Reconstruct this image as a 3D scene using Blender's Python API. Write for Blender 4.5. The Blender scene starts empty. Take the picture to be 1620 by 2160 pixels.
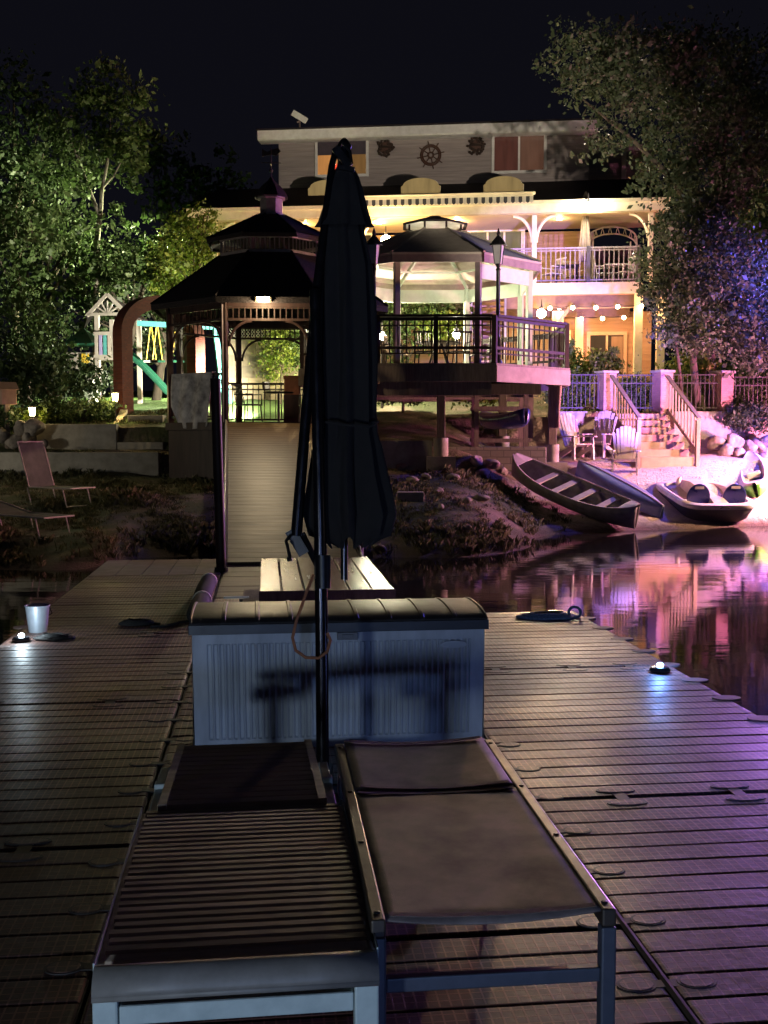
import bpy, math, random
import numpy as np
from mathutils import Vector, Matrix
R = math.radians
random.seed(7)
SC = bpy.context.scene
COL = SC.collection
# ---------------------------------------------------------------- camera
F = 2250.0; CH = 2.0; TH = math.atan(160/F)
cam = bpy.data.objects.new('camera', bpy.data.cameras.new('camera'))
COL.objects.link(cam)
cam.location = (0, 0, CH); cam.rotation_euler = (R(90)-TH, 0, 0)
cam.data.sensor_fit = 'VERTICAL'; cam.data.sensor_height = 36; cam.data.lens = F/2160*36
cam.data.clip_start = .05; cam.data.clip_end = 600
SC.camera = cam
# ---------------------------------------------------------------- night sky, exposure
W = bpy.data.worlds.new('World'); SC.world = W; W.use_nodes = True
bg = W.node_tree.nodes['Background']
bg.inputs['Color'].default_value = (.0019, .0019, .0032, 1); bg.inputs['Strength'].default_value = 1.0
SC.view_settings.view_transform = 'Standard'; SC.view_settings.look = 'None'
SC.view_settings.exposure = 1.0; SC.view_settings.gamma = 1.0
SC.cycles.use_denoising = True
SC.cycles.max_bounces = 6; SC.cycles.diffuse_bounces = 3; SC.cycles.glossy_bounces = 4
SC.cycles.transmission_bounces = 4; SC.cycles.transparent_max_bounces = 8
SC.cycles.sample_clamp_indirect = 4; SC.cycles.caustics_reflective = False; SC.cycles.caustics_refractive = False

# ---------------------------------------------------------------- measuring helpers
def ray(px, py):
    a = (px-810)/F; b = (1080-py)/F
    return (a, math.cos(TH)+b*math.sin(TH), -math.sin(TH)+b*math.cos(TH))
def G(px, py, z):
    r = ray(px, py); t = (z-CH)/r[2]
    return Vector((r[0]*t, r[1]*t, z))
def D(px, py, Y):
    r = ray(px, py); t = Y/r[1]
    return Vector((r[0]*t, Y, CH+r[2]*t))
class Fr:
    def __init__(s, o, deg):
        s.o = Vector((o[0], o[1], 0)); s.rz = R(deg); s.c = math.cos(s.rz); s.s = math.sin(s.rz)
    def loc(s, p):
        x = p[0]-s.o.x; y = p[1]-s.o.y
        return Vector((x*s.c+y*s.s, -x*s.s+y*s.c, p[2]))
    def wor(s, p):
        return Vector((s.o.x+p[0]*s.c-p[1]*s.s, s.o.y+p[0]*s.s+p[1]*s.c, p[2]))
    def hit(s, px, py, yl):
        r = ray(px, py)
        dy = -r[0]*s.s+r[1]*s.c;
        o = s.loc((0, 0, CH)); t = (yl-o.y)/dy
        p = s.loc((r[0]*t, r[1]*t, CH+r[2]*t))
        return p.x, p.z

# ---------------------------------------------------------------- mesh builder
class MB:
    def __init__(s): s.v = []; s.f = []; s.m = []; s.cur = 0
    def add(s, vs, fs):
        o = len(s.v); s.v += [tuple(v) for v in vs]
        s.f += [tuple(i+o for i in f) for f in fs]; s.m += [s.cur]*len(fs)
        return s
    def box(s, x0, x1, y0, y1, z0, z1):
        return s.add([(x0,y0,z0),(x1,y0,z0),(x1,y1,z0),(x0,y1,z0),(x0,y0,z1),(x1,y0,z1),(x1,y1,z1),(x0,y1,z1)],
              [(3,2,1,0),(4,5,6,7),(0,1,5,4),(1,2,6,5),(2,3,7,6),(3,0,4,7)])
    def obox(s, c, size, rx=0, ry=0, rz=0):
        m = Matrix.Translation(c) @ Matrix.Rotation(rz,4,'Z') @ Matrix.Rotation(ry,4,'Y') @ Matrix.Rotation(rx,4,'X')
        a, b, d = size[0]/2, size[1]/2, size[2]/2
        vs = [m @ Vector(p) for p in ((-a,-b,-d),(a,-b,-d),(a,b,-d),(-a,b,-d),(-a,-b,d),(a,-b,d),(a,b,d),(-a,b,d))]
        return s.add(vs, [(3,2,1,0),(4,5,6,7),(0,1,5,4),(1,2,6,5),(2,3,7,6),(3,0,4,7)])
    def beam(s, a, b, w, h, up=(0,0,1)):
        a = Vector(a); b = Vector(b); d = (b-a).normalized(); u = Vector(up)
        if abs(d.dot(u)) > .98: u = Vector((0,1,0))
        x = d.cross(u).normalized()*(w/2); y = x.cross(d).normalized()*(h/2)
        vs = [a-x-y, a+x-y, a+x+y, a-x+y, b-x-y, b+x-y, b+x+y, b-x+y]
        return s.add(vs, [(0,1,2,3),(7,6,5,4),(1,0,4,5),(2,1,5,6),(3,2,6,7),(0,3,7,4)])
    def tube(s, pts, r, n=8, cap=True):
        pts = [Vector(p) for p in pts]; k = len(pts)
        rs = r if isinstance(r, (list, tuple)) else [r]*k
        t = (pts[1]-pts[0]).normalized()
        u = t.cross(Vector((0,0,1)))
        if u.length < .05: u = t.cross(Vector((1,0,0)))
        u.normalize(); vs = []; fs = []
        for i, p in enumerate(pts):
            if i == 0: d = pts[1]-pts[0]
            elif i == k-1: d = pts[-1]-pts[-2]
            else: d = pts[i+1]-pts[i-1]
            d.normalize(); u = (u-d*u.dot(d))
            if u.length < 1e-4: u = d.orthogonal()
            u.normalize(); w = d.cross(u)
            for j in range(n):
                a = 2*math.pi*j/n; vs.append(p+(u*math.cos(a)+w*math.sin(a))*rs[i])
        for i in range(k-1):
            for j in range(n):
                q = (j+1) % n; fs.append((i*n+j, i*n+q, (i+1)*n+q, (i+1)*n+j))
        if cap:
            fs.append(tuple(range(n-1,-1,-1))); fs.append(tuple((k-1)*n+j for j in range(n)))
        return s.add(vs, fs)
    def lathe(s, prof, n=16, c=(0,0,0), ph=0, sx=1, sy=1, cap=True):
        vs = []; fs = []; k = len(prof)
        for r, z in prof:
            for j in range(n):
                a = ph+2*math.pi*j/n; vs.append((c[0]+r*sx*math.cos(a), c[1]+r*sy*math.sin(a), c[2]+z))
        for i in range(k-1):
            for j in range(n):
                q = (j+1) % n; fs.append((i*n+j, i*n+q, (i+1)*n+q, (i+1)*n+j))
        if cap:
            fs.append(tuple(range(n-1,-1,-1))); fs.append(tuple((k-1)*n+j for j in range(n)))
        return s.add(vs, fs)
    def prism(s, poly, z0, z1):
        n = len(poly)
        vs = [(p[0],p[1],z0) for p in poly]+[(p[0],p[1],z1) for p in poly]
        fs = [tuple(range(n-1,-1,-1)), tuple(range(n,2*n))]+[(i,(i+1)%n,n+(i+1)%n,n+i) for i in range(n)]
        return s.add(vs, fs)
    def slab(s, poly, y0, y1):      # outline in x,z given a thickness along y
        n = len(poly)
        vs = [(p[0],y0,p[1]) for p in poly]+[(p[0],y1,p[1]) for p in poly]
        fs = [tuple(range(n)), tuple(range(2*n-1,n-1,-1))]+[((i+1)%n,i,n+i,n+(i+1)%n) for i in range(n)]
        return s.add(vs, fs)
    def grid(s, P, flip=False):
        a = len(P); b = len(P[0]); vs = [p for row in P for p in row]; fs = []
        for i in range(a-1):
            for j in range(b-1):
                f = (i*b+j, i*b+j+1, (i+1)*b+j+1, (i+1)*b+j)
                fs.append(f[::-1] if flip else f)
        return s.add(vs, fs)
    def ball(s, c, r, n=12, sq=(1,1,1), rock=0, seed=0):
        rnd = random.Random(seed); vs = []; fs = []; m = n//2
        off = [(rnd.uniform(-1,1), rnd.uniform(-1,1), rnd.uniform(-1,1), rnd.uniform(.5,1)) for _ in range(9)]
        for i in range(m+1):
            t = math.pi*i/m
            for j in range(n):
                a = 2*math.pi*j/n; d = Vector((math.sin(t)*math.cos(a), math.sin(t)*math.sin(a), math.cos(t)))
                q = 1.0
                if rock:
                    for o in off:
                        k = d.dot(Vector(o[:3]).normalized())
                        if k > .55*o[3]+.2: q -= rock*(k-.55*o[3]-.2)
                vs.append((c[0]+d.x*r*sq[0]*q, c[1]+d.y*r*sq[1]*q, c[2]+d.z*r*sq[2]*q))
        for i in range(m):
            for j in range(n):
                q = (j+1) % n; fs.append((i*n+j, (i+1)*n+j, (i+1)*n+q, i*n+q))
        return s.add(vs, fs)
    def build(s, name, mat, parent=None, smooth=0, bevel=0, solid=0, sub=0):
        me = bpy.data.meshes.new(name); me.from_pydata(s.v, [], s.f)
        ms = mat if isinstance(mat, (list, tuple)) else [mat]
        for m in ms: me.materials.append(m)
        if len(ms) > 1: me.polygons.foreach_set('material_index', s.m)
        me.validate(); me.update()
        o = bpy.data.objects.new(name, me); COL.objects.link(o)
        if parent is not None: o.parent = parent
        if smooth:
            me.polygons.foreach_set('use_smooth', [True]*len(me.polygons))
            me.set_sharp_from_angle(angle=R(smooth))
        if solid:
            d = o.modifiers.new('solid','SOLIDIFY'); d.thickness = solid; d.offset = 0
        if sub:
            d = o.modifiers.new('sub','SUBSURF'); d.levels = sub; d.render_levels = sub
        if bevel:
            d = o.modifiers.new('bevel','BEVEL'); d.width = bevel; d.segments = 2; d.limit_method = 'ANGLE'; d.angle_limit = R(40)
            d.harden_normals = False
        return o

def tag(o, label, cat=None, group=None, kind=None):
    o['label'] = label
    if cat: o['category'] = cat
    if group: o['group'] = group
    if kind: o['kind'] = kind
    return o
def thing(name, label, cat, loc=(0,0,0), rz=0, group=None):
    o = bpy.data.objects.new(name, None); COL.objects.link(o); o.empty_display_size = .1
    o.location = loc; o.rotation_euler = (0,0,rz)
    return tag(o, label, cat, group)
def structure(o, label=None):
    o['kind'] = 'structure'
    if label: o['label'] = label; o['category'] = o.name.split('.')[0].replace('_',' ')
    return o
def dup(root, loc=None, rz=None, label=None, parent=None):
    c = root.copy(); COL.objects.link(c)
    if loc is not None: c.location = loc
    if rz is not None: c.rotation_euler = (c.rotation_euler[0], c.rotation_euler[1], rz)
    if label: c['label'] = label
    if parent is not None: c.parent = parent
    for ch in list(root.children): dup(ch, parent=c)
    return c
def lamp(parent, loc, energy, color, radius=.05, spot=None, aim=None, blend=.6):
    L = bpy.data.lights.new('lamp_light', 'SPOT' if spot else 'POINT')
    L.energy = energy; L.color = color; L.shadow_soft_size = radius
    if spot: L.spot_size = R(spot); L.spot_blend = blend
    o = bpy.data.objects.new('lamp_light', L); COL.objects.link(o); o.parent = parent; o.location = loc
    if aim is not None:
        d = Vector(aim)
        o.rotation_euler = d.to_track_quat('-Z','Y').to_euler()
    return o

# ---------------------------------------------------------------- materials
MATS = {}
def nt(name):
    m = bpy.data.materials.new(name); m.use_nodes = True
    t = m.node_tree; b = t.nodes['Principled BSDF']; return m, t, b
def nd(t, typ, **k):
    n = t.nodes.new(typ)
    for a, v in k.items():
        if a.startswith('i_'): n.inputs[a[2:].replace('_',' ')].default_value = v
        else: setattr(n, a, v)
    return n
def lk(t, a, b): t.links.new(a, b)
def math_(t, op, a, b=None, c=None):
    n = t.nodes.new('ShaderNodeMath'); n.operation = op
    for i, x in enumerate((a, b, c)):
        if x is None: continue
        if isinstance(x, (int, float)): n.inputs[i].default_value = x
        else: lk(t, x, n.inputs[i])
    return n.outputs[0]
def mixc(t, fac, a, b):
    n = t.nodes.new('ShaderNodeMix'); n.data_type = 'RGBA'
    for i, x in ((0, fac), (6, a), (7, b)):
        if isinstance(x, (int, float)): n.inputs[i].default_value = x
        elif isinstance(x, tuple): n.inputs[i].default_value = (x[0], x[1], x[2], 1)
        else: lk(t, x, n.inputs[i])
    return n.outputs[2]
def bump(t, b, h, strength=.4, dist=.01):
    n = t.nodes.new('ShaderNodeBump'); n.inputs['Strength'].default_value = strength; n.inputs['Distance'].default_value = dist
    lk(t, h, n.inputs['Height']); lk(t, n.outputs[0], b.inputs['Normal'])
def M(name, c1, c2=None, sc=6, rough=.6, metal=0, bmp=.15, bsc=60, bd=.004, rv=.12, stretch=None):
    if name in MATS: return MATS[name]
    m, t, b = nt(name)
    tc = nd(t,'ShaderNodeTexCoord'); co = tc.outputs['Object']
    if stretch:
        mp = nd(t,'ShaderNodeMapping'); mp.inputs['Scale'].default_value = stretch; lk(t, co, mp.inputs[0]); co = mp.outputs[0]
    n = nd(t,'ShaderNodeTexNoise', i_Scale=sc, i_Detail=6.0, i_Roughness=.62); lk(t, co, n.inputs['Vector'])
    rp = nd(t,'ShaderNodeMapRange'); lk(t, n.outputs['Fac'], rp.inputs[0])
    rp.inputs[1].default_value = .33; rp.inputs[2].default_value = .67
    c2 = c2 or tuple(x*.7 for x in c1)
    lk(t, mixc(t, rp.outputs[0], c1, c2), b.inputs['Base Color'])
    lk(t, math_(t,'MULTIPLY_ADD', n.outputs['Fac'], rv*2, rough-rv), b.inputs['Roughness'])
    b.inputs['Metallic'].default_value = metal
    if bmp:
        n2 = nd(t,'ShaderNodeTexNoise', i_Scale=bsc, i_Detail=4.0); lk(t, co, n2.inputs['Vector'])
        bump(t, b, n2.outputs['Fac'], bmp, bd)
    MATS[name] = m; return m
def EM(name, color, strength):
    if name in MATS: return MATS[name]
    m, t, b = nt(name)
    b.inputs['Base Color'].default_value = (*color, 1); b.inputs['Emission Color'].default_value = (*color, 1)
    b.inputs['Emission Strength'].default_value = strength
    MATS[name] = m; return m
def leafmat(name, c1, c2, c3):
    m, t, b = nt(name); t.nodes.remove(b)
    out = t.nodes['Material Output']
    g = nd(t,'ShaderNodeNewGeometry'); rp = nd(t,'ShaderNodeValToRGB')
    e = rp.color_ramp.elements; e[0].color = (*c1,1); e[1].color = (*c3,1); x = e.new(.55); x.color = (*c2,1)
    lk(t, g.outputs['Random Per Island'], rp.inputs[0])
    d = nd(t,'ShaderNodeBsdfPrincipled'); d.inputs['Roughness'].default_value = .5
    d.inputs['Specular IOR Level'].default_value = .3
    tr = nd(t,'ShaderNodeBsdfTranslucent'); lk(t, rp.outputs[0], d.inputs['Base Color']); lk(t, rp.outputs[0], tr.inputs[0])
    mx = nd(t,'ShaderNodeMixShader'); mx.inputs[0].default_value = .3
    lk(t, d.outputs[0], mx.inputs[1]); lk(t, tr.outputs[0], mx.inputs[2]); lk(t, mx.outputs[0], out.inputs[0])
    MATS[name] = m; return m
def sidingmat(name, c1, c2, pitch=.19):
    m, t, b = nt(name)
    tc = nd(t,'ShaderNodeTexCoord'); sp = nd(t,'ShaderNodeSeparateXYZ'); lk(t, tc.outputs['Object'], sp.inputs[0])
    q = math_(t,'DIVIDE', sp.outputs[2], pitch); fr = math_(t,'FRACT', q)
    row = math_(t,'FLOOR', q)
    cx = nd(t,'ShaderNodeCombineXYZ'); lk(t, math_(t,'MULTIPLY', sp.outputs[0], .6), cx.inputs[0]); lk(t, math_(t,'MULTIPLY', row, 7.3), cx.inputs[2])
    lk(t, math_(t,'MULTIPLY', sp.outputs[2], 9.0), cx.inputs[1])
    n = nd(t,'ShaderNodeTexNoise', i_Scale=1.7, i_Detail=6.0); lk(t, cx.outputs[0], n.inputs['Vector'])
    rp = nd(t,'ShaderNodeMapRange'); lk(t, n.outputs['Fac'], rp.inputs[0]); rp.inputs[1].default_value = .3; rp.inputs[2].default_value = .7
    lk(t, mixc(t, rp.outputs[0], c1, c2), b.inputs['Base Color'])
    b.inputs['Roughness'].default_value = .75
    h = math_(t,'SUBTRACT', 1.0, math_(t,'POWER', fr, 1.0))
    bump(t, b, h, 1.0, .05)
    MATS[name] = m; return m
def brickmat(name, c1, c2, mortar, scale=4.5, sq=None):
    m, t, b = nt(name)
    tc = nd(t,'ShaderNodeTexCoord'); sp = nd(t,'ShaderNodeSeparateXYZ'); lk(t, tc.outputs['Object'], sp.inputs[0])
    cx = nd(t,'ShaderNodeCombineXYZ'); lk(t, math_(t,'ADD', sp.outputs[0], sp.outputs[1]), cx.inputs[0]); lk(t, sp.outputs[2], cx.inputs[1])
    br = nd(t,'ShaderNodeTexBrick'); lk(t, cx.outputs[0], br.inputs['Vector'])
    br.inputs['Color1'].default_value = (*c1,1); br.inputs['Color2'].default_value = (*c2,1); br.inputs['Mortar'].default_value = (*mortar,1)
    br.inputs['Scale'].default_value = scale; br.inputs['Mortar Size'].default_value = .02
    if sq: br.inputs['Brick Width'].default_value = sq; br.inputs['Row Height'].default_value = sq*.8
    n = nd(t,'ShaderNodeTexNoise', i_Scale=9.0, i_Detail=6.0); lk(t, tc.outputs['Object'], n.inputs['Vector'])
    lk(t, mixc(t, math_(t,'MULTIPLY', n.outputs['Fac'], .6), br.outputs['Color'], tuple(x*.5 for x in c1)), b.inputs['Base Color'])
    b.inputs['Roughness'].default_value = .85
    bump(t, b, math_(t,'ADD', math_(t,'SUBTRACT', 1.0, br.outputs['Fac']), math_(t,'MULTIPLY', n.outputs['Fac'], .6)), .8, .015)
    MATS[name] = m; return m
def dockmat(name, c1, c2, rough=.30):
    m, t, b = nt(name)
    tc = nd(t,'ShaderNodeTexCoord'); co = tc.outputs['Object']
    sp = nd(t,'ShaderNodeSeparateXYZ'); lk(t, co, sp.inputs[0])
    def line(axis, pitch, wdt):
        fr = math_(t,'FRACT', math_(t,'DIVIDE', sp.outputs[axis], pitch))
        return math_(t,'LESS_THAN', math_(t,'ABSOLUTE', math_(t,'SUBTRACT', fr, .5)), wdt)
    lx = line(0, .034, .09); ly = line(1, .0363, .07)
    grid = math_(t,'MAXIMUM', lx, ly)
    big = nd(t,'ShaderNodeTexNoise', i_Scale=1.1, i_Detail=5.0, i_Roughness=.65); lk(t, co, big.inputs['Vector'])
    wear = nd(t,'ShaderNodeMapRange'); lk(t, big.outputs['Fac'], wear.inputs[0]); wear.inputs[1].default_value = .38; wear.inputs[2].default_value = .6
    fine = nd(t,'ShaderNodeTexNoise', i_Scale=26.0, i_Detail=6.0); lk(t, co, fine.inputs['Vector'])
    base = mixc(t, wear.outputs[0], c1, c2)
    base = mixc(t, math_(t,'MULTIPLY', fine.outputs['Fac'], .5), base, tuple(x*.45 for x in c1))
    base = mixc(t, math_(t,'MULTIPLY', math_(t,'MULTIPLY', grid, math_(t,'MULTIPLY_ADD', wear.outputs[0], .75, .25)), .8), base, tuple(min(1,x*3.6) for x in c1))
    lk(t, base, b.inputs['Base Color'])
    wet = nd(t,'ShaderNodeTexNoise', i_Scale=.75, i_Detail=4.0, i_Roughness=.6); lk(t, co, wet.inputs['Vector'])
    wr = nd(t,'ShaderNodeMapRange'); lk(t, wet.outputs['Fac'], wr.inputs[0]); wr.inputs[1].default_value = .38; wr.inputs[2].default_value = .62; wr.inputs[3].default_value = -.02; wr.inputs[4].default_value = .16
    lk(t, math_(t,'ADD', math_(t,'MULTIPLY_ADD', fine.outputs['Fac'], .3, rough-.12), wr.outputs[0]), b.inputs['Roughness'])
    wob = nd(t,'ShaderNodeTexNoise', i_Scale=2.2, i_Detail=1.0); lk(t, co, wob.inputs['Vector'])
    h = math_(t,'ADD', math_(t,'MULTIPLY', grid, 1.1), math_(t,'ADD', math_(t,'MULTIPLY', fine.outputs['Fac'], .18), math_(t,'MULTIPLY', wob.outputs['Fac'], .8)))
    bump(t, b, h, .75, .009)
    MATS[name] = m; return m

WHITE = M('white_paint', (.75,.74,.70), (.6,.58,.53), 5, .5, bmp=.1)
CREAM = M('cream_paint', (.78,.70,.50), (.66,.58,.40), 4, .55)
DARKWOOD = M('dark_stained_wood', (.045,.025,.022), (.025,.015,.014), 9, .5, bmp=.3, bsc=40, stretch=(1,1,.15))
GREYWOOD = M('weathered_wood', (.22,.17,.14), (.12,.09,.075), 7, .7, bmp=.4, bsc=30, stretch=(4,4,.5))
BOARD = M('gangway_boards', (.14,.085,.042), (.08,.048,.026), 5, .5, bmp=.35, bsc=30, stretch=(.35,3,1))
BLACKMETAL = M('black_metal', (.018,.017,.019), (.03,.028,.03), 20, .38, .6, bmp=.08)
IRON = M('wrought_iron', (.02,.02,.022), (.035,.03,.03), 14, .5, .4)
STEELDARK = M('anodised_pole', (.03,.028,.033), (.05,.045,.05), 14, .22, .85, bmp=.03)
CANVAS = M('navy_canvas', (.013,.010,.010), (.022,.018,.017), 14, .9, bmp=.5, bsc=240, bd=.002)
SHINGLE = M('dark_shingles', (.034,.026,.027), (.018,.015,.018), 14, .85, bmp=.8, bsc=22, bd=.02, stretch=(1,1,3))
GREYROOF = M('grey_roof_panels', (.44,.39,.32), (.33,.29,.24), 5, .7, bmp=.3, bsc=25, stretch=(1,1,2))
CONC = M('concrete', (.36,.33,.28), (.22,.20,.17), 3.5, .9, bmp=.6, bsc=28, bd=.012)
BLOCK = brickmat('concrete_blocks', (.38,.33,.29), (.30,.26,.23), (.16,.14,.13), 1.6)
ROCK = M('pale_rock', (.32,.27,.23), (.13,.11,.09), 5, .92, bmp=.9, bsc=14, bd=.03)
BRICK = brickmat('red_brick', (.17,.038,.022), (.10,.024,.015), (.085,.04,.03), 4.5)
PALEBRICK = brickmat('tan_brick', (.42,.27,.22), (.32,.2,.17), (.25,.2,.18), 4.2)
STONE = brickmat('stone_blocks', (.36,.28,.18), (.13,.11,.09), (.22,.18,.13), 1.3, .55)
SIDING = sidingmat('house_siding', (.44,.31,.17), (.31,.21,.11), .2)
SIDINGD = sidingmat('upper_siding', (.40,.345,.32), (.29,.25,.235), .17)
BARK = M('bark', (.26,.23,.19), (.12,.10,.08), 9, .9, bmp=.8, bsc=22, bd=.02, stretch=(1,1,.3))
DARKBARK = M('dark_bark', (.10,.075,.055), (.05,.04,.03), 9, .9, bmp=.8, bsc=22, bd=.02, stretch=(1,1,.3))
LEAF = leafmat('green_leaves', (.035,.062,.018), (.06,.10,.03), (.11,.15,.055))
LEAFD = leafmat('dark_leaves', (.020,.040,.016), (.04,.065,.025), (.08,.11,.05))
LEAFY = leafmat('lime_leaves', (.06,.10,.015), (.12,.17,.022), (.22,.25,.05))
LEAFO = leafmat('oak_leaves', (.04,.06,.03), (.07,.095,.05), (.115,.14,.085))
GRASSB = leafmat('grass_blades', (.045,.05,.022), (.085,.085,.04), (.16,.14,.075))
RESIN = M('white_resin', (.52,.60,.58), (.38,.45,.44), 9, .42, bmp=.12)
SLATBR = M('brown_slats', (.56,.44,.35), (.36,.27,.21), 8, .5, bmp=.3, bsc=50, stretch=(.3,4,1))
SLING = M('grey_sling', (.235,.19,.185), (.05,.038,.042), 4.2, .62, bmp=.4, bsc=420, bd=.002)
BOXBLUE = M('box_plastic', (.52,.56,.62), (.33,.36,.41), 3, .45, bmp=.15, stretch=(2.2,2.2,.5))
LIDBL = M('lid_plastic', (.060,.055,.055), (.035,.032,.032), 5, .38, bmp=.15, bsc=30)
TABLEW = M('wet_table_planks', (.30,.24,.18), (.20,.15,.11), 6, .24, bmp=.25, bsc=30, stretch=(4,.4,1))
RUBBER = M('black_rubber', (.012,.011,.011), (.022,.02,.02), 12, .75)
ROPE = M('orange_cord', (.40,.16,.07), (.26,.10,.05), 40, .8, bmp=.5, bsc=180)
ROPEB = M('blue_rope', (.35,.42,.5), (.12,.16,.22), 60, .8, bmp=.6, bsc=150)
DARKGLASS = M('dark_glass', (.02,.018,.018), (.03,.026,.024), 3, .08, bmp=0)
TERRA = M('terracotta', (.26,.10,.05), (.18,.07,.035), 10, .8)
TEAL = M('teal_paint', (.10,.38,.38), (.07,.28,.30), 6, .45)
GREENPL = M('green_slide', (.02,.10,.06), (.015,.07,.045), 6, .3)
YELLOW = M('yellow_plastic', (.70,.48,.05), (.6,.4,.04), 8, .45)
MINT = M('mint_paint', (.46,.56,.44), (.40,.48,.38), 6, .55)
NAVYPL = M('navy_plastic', (.025,.032,.15), (.035,.04,.18), 8, .3)
HULLG = M('canoe_grey', (.27,.26,.255), (.16,.15,.15), 5, .5, bmp=.25)
HULLB = M('hull_dark', (.03,.032,.05), (.05,.05,.06), 5, .45)
BOATW = M('boat_cream', (.62,.57,.53), (.45,.41,.38), 5, .5)
LIME = M('lime_plastic', (.18,.60,.08), (.14,.48,.07), 5, .4)
TOWEL = M('stained_towel', (.66,.63,.61), (.20,.185,.19), 4.5, .95, bmp=.6, bsc=160)
TANBOX = M('tan_box', (.40,.26,.19), (.30,.19,.14), 7, .7)
DOCK = dockmat('dock_plastic', (.115,.056,.044), (.160,.086,.070), .37)
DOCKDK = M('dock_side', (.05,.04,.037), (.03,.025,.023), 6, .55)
SLABM = M('pinkish_slab', (.30,.19,.165), (.22,.145,.125), 5, .6, bmp=.3)

DARKWOOD.node_tree.nodes['Principled BSDF'].inputs['Specular IOR Level'].default_value = .18
SHINGLE.node_tree.nodes['Principled BSDF'].inputs['Specular IOR Level'].default_value = .25
def per_object_tone(m, lo, hi):      # each slat weathered a little differently
    t = m.node_tree; b = t.nodes['Principled BSDF']; src = b.inputs['Base Color'].links[0].from_socket
    oi = nd(t,'ShaderNodeObjectInfo'); mr = nd(t,'ShaderNodeMapRange'); lk(t, oi.outputs['Random'], mr.inputs[0]); mr.inputs[3].default_value = lo; mr.inputs[4].default_value = hi
    h = nd(t,'ShaderNodeHueSaturation'); lk(t, src, h.inputs['Color']); lk(t, mr.outputs[0], h.inputs['Value']); lk(t, h.outputs[0], b.inputs['Base Color'])
per_object_tone(SLATBR, .62, 1.25); per_object_tone(TABLEW, .75, 1.2)
# ================================================================ ground and water
def sst(a, b, x):
    t = np.clip((x-a)/(b-a), 0, 1); return t*t*(3-2*t)
PL = ([0,14.6,15.8,19,23.4,24.0,24.15,24.9,25.05,25.5,26.6,35,45,95], [-.8,-.35,0,.5,1.10,1.15,1.62,1.70,2.22,2.3,2.55,3.2,3.6,6])
PC = ([0,16.4,17.6,20.5,24.5,24.65,28,29.5,36.5,95], [-.8,-.25,0,.72,1.28,1.75,2.3,2.6,4.0,6.5])
def zr(x, y):
    sh = np.clip((x-2.8)*.42, -1.8, 2.2)
    xp = [0, 20.2+sh, 21.5+sh, 27.0, 28.45, 28.6, 30, 36, 95]; fp = [-.8,-.2,0,1.42,1.50,2.55,2.62,3.95,6.5]
    return np.interp(y, xp, fp)
def terrain(x, y):
    wl = 1-sst(-4.6,-3.9,x); wr = sst(1.2,3.6,x)
    z = wl*np.interp(y,*PL)+wr*zr(x,y)+(1-wl-wr)*np.interp(y,*PC)
    n = (math.sin(x*1.7+y*.9)*math.cos(y*1.3-x*.6)*.05+math.sin(x*4.1+1)*math.sin(y*3.7+x)*.025)
    return float(z+n*min(1, max(0, (z+.25)*2)))
def T(px, py, y0=14, y1=60):
    r = ray(px, py); y = y0
    while y < y1:
        t = y/r[1]; p = (r[0]*t, y, CH+r[2]*t)
        if p[2] <= terrain(p[0], y): return Vector((p[0], y, terrain(p[0], y)))
        y += .04
    return Vector((r[0]*y1/r[1], y1, terrain(r[0]*y1/r[1], y1)))
def onT(px, Y):
    x = (px-810)/F*Y
    return Vector((x, Y, terrain(x, Y)))
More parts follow.
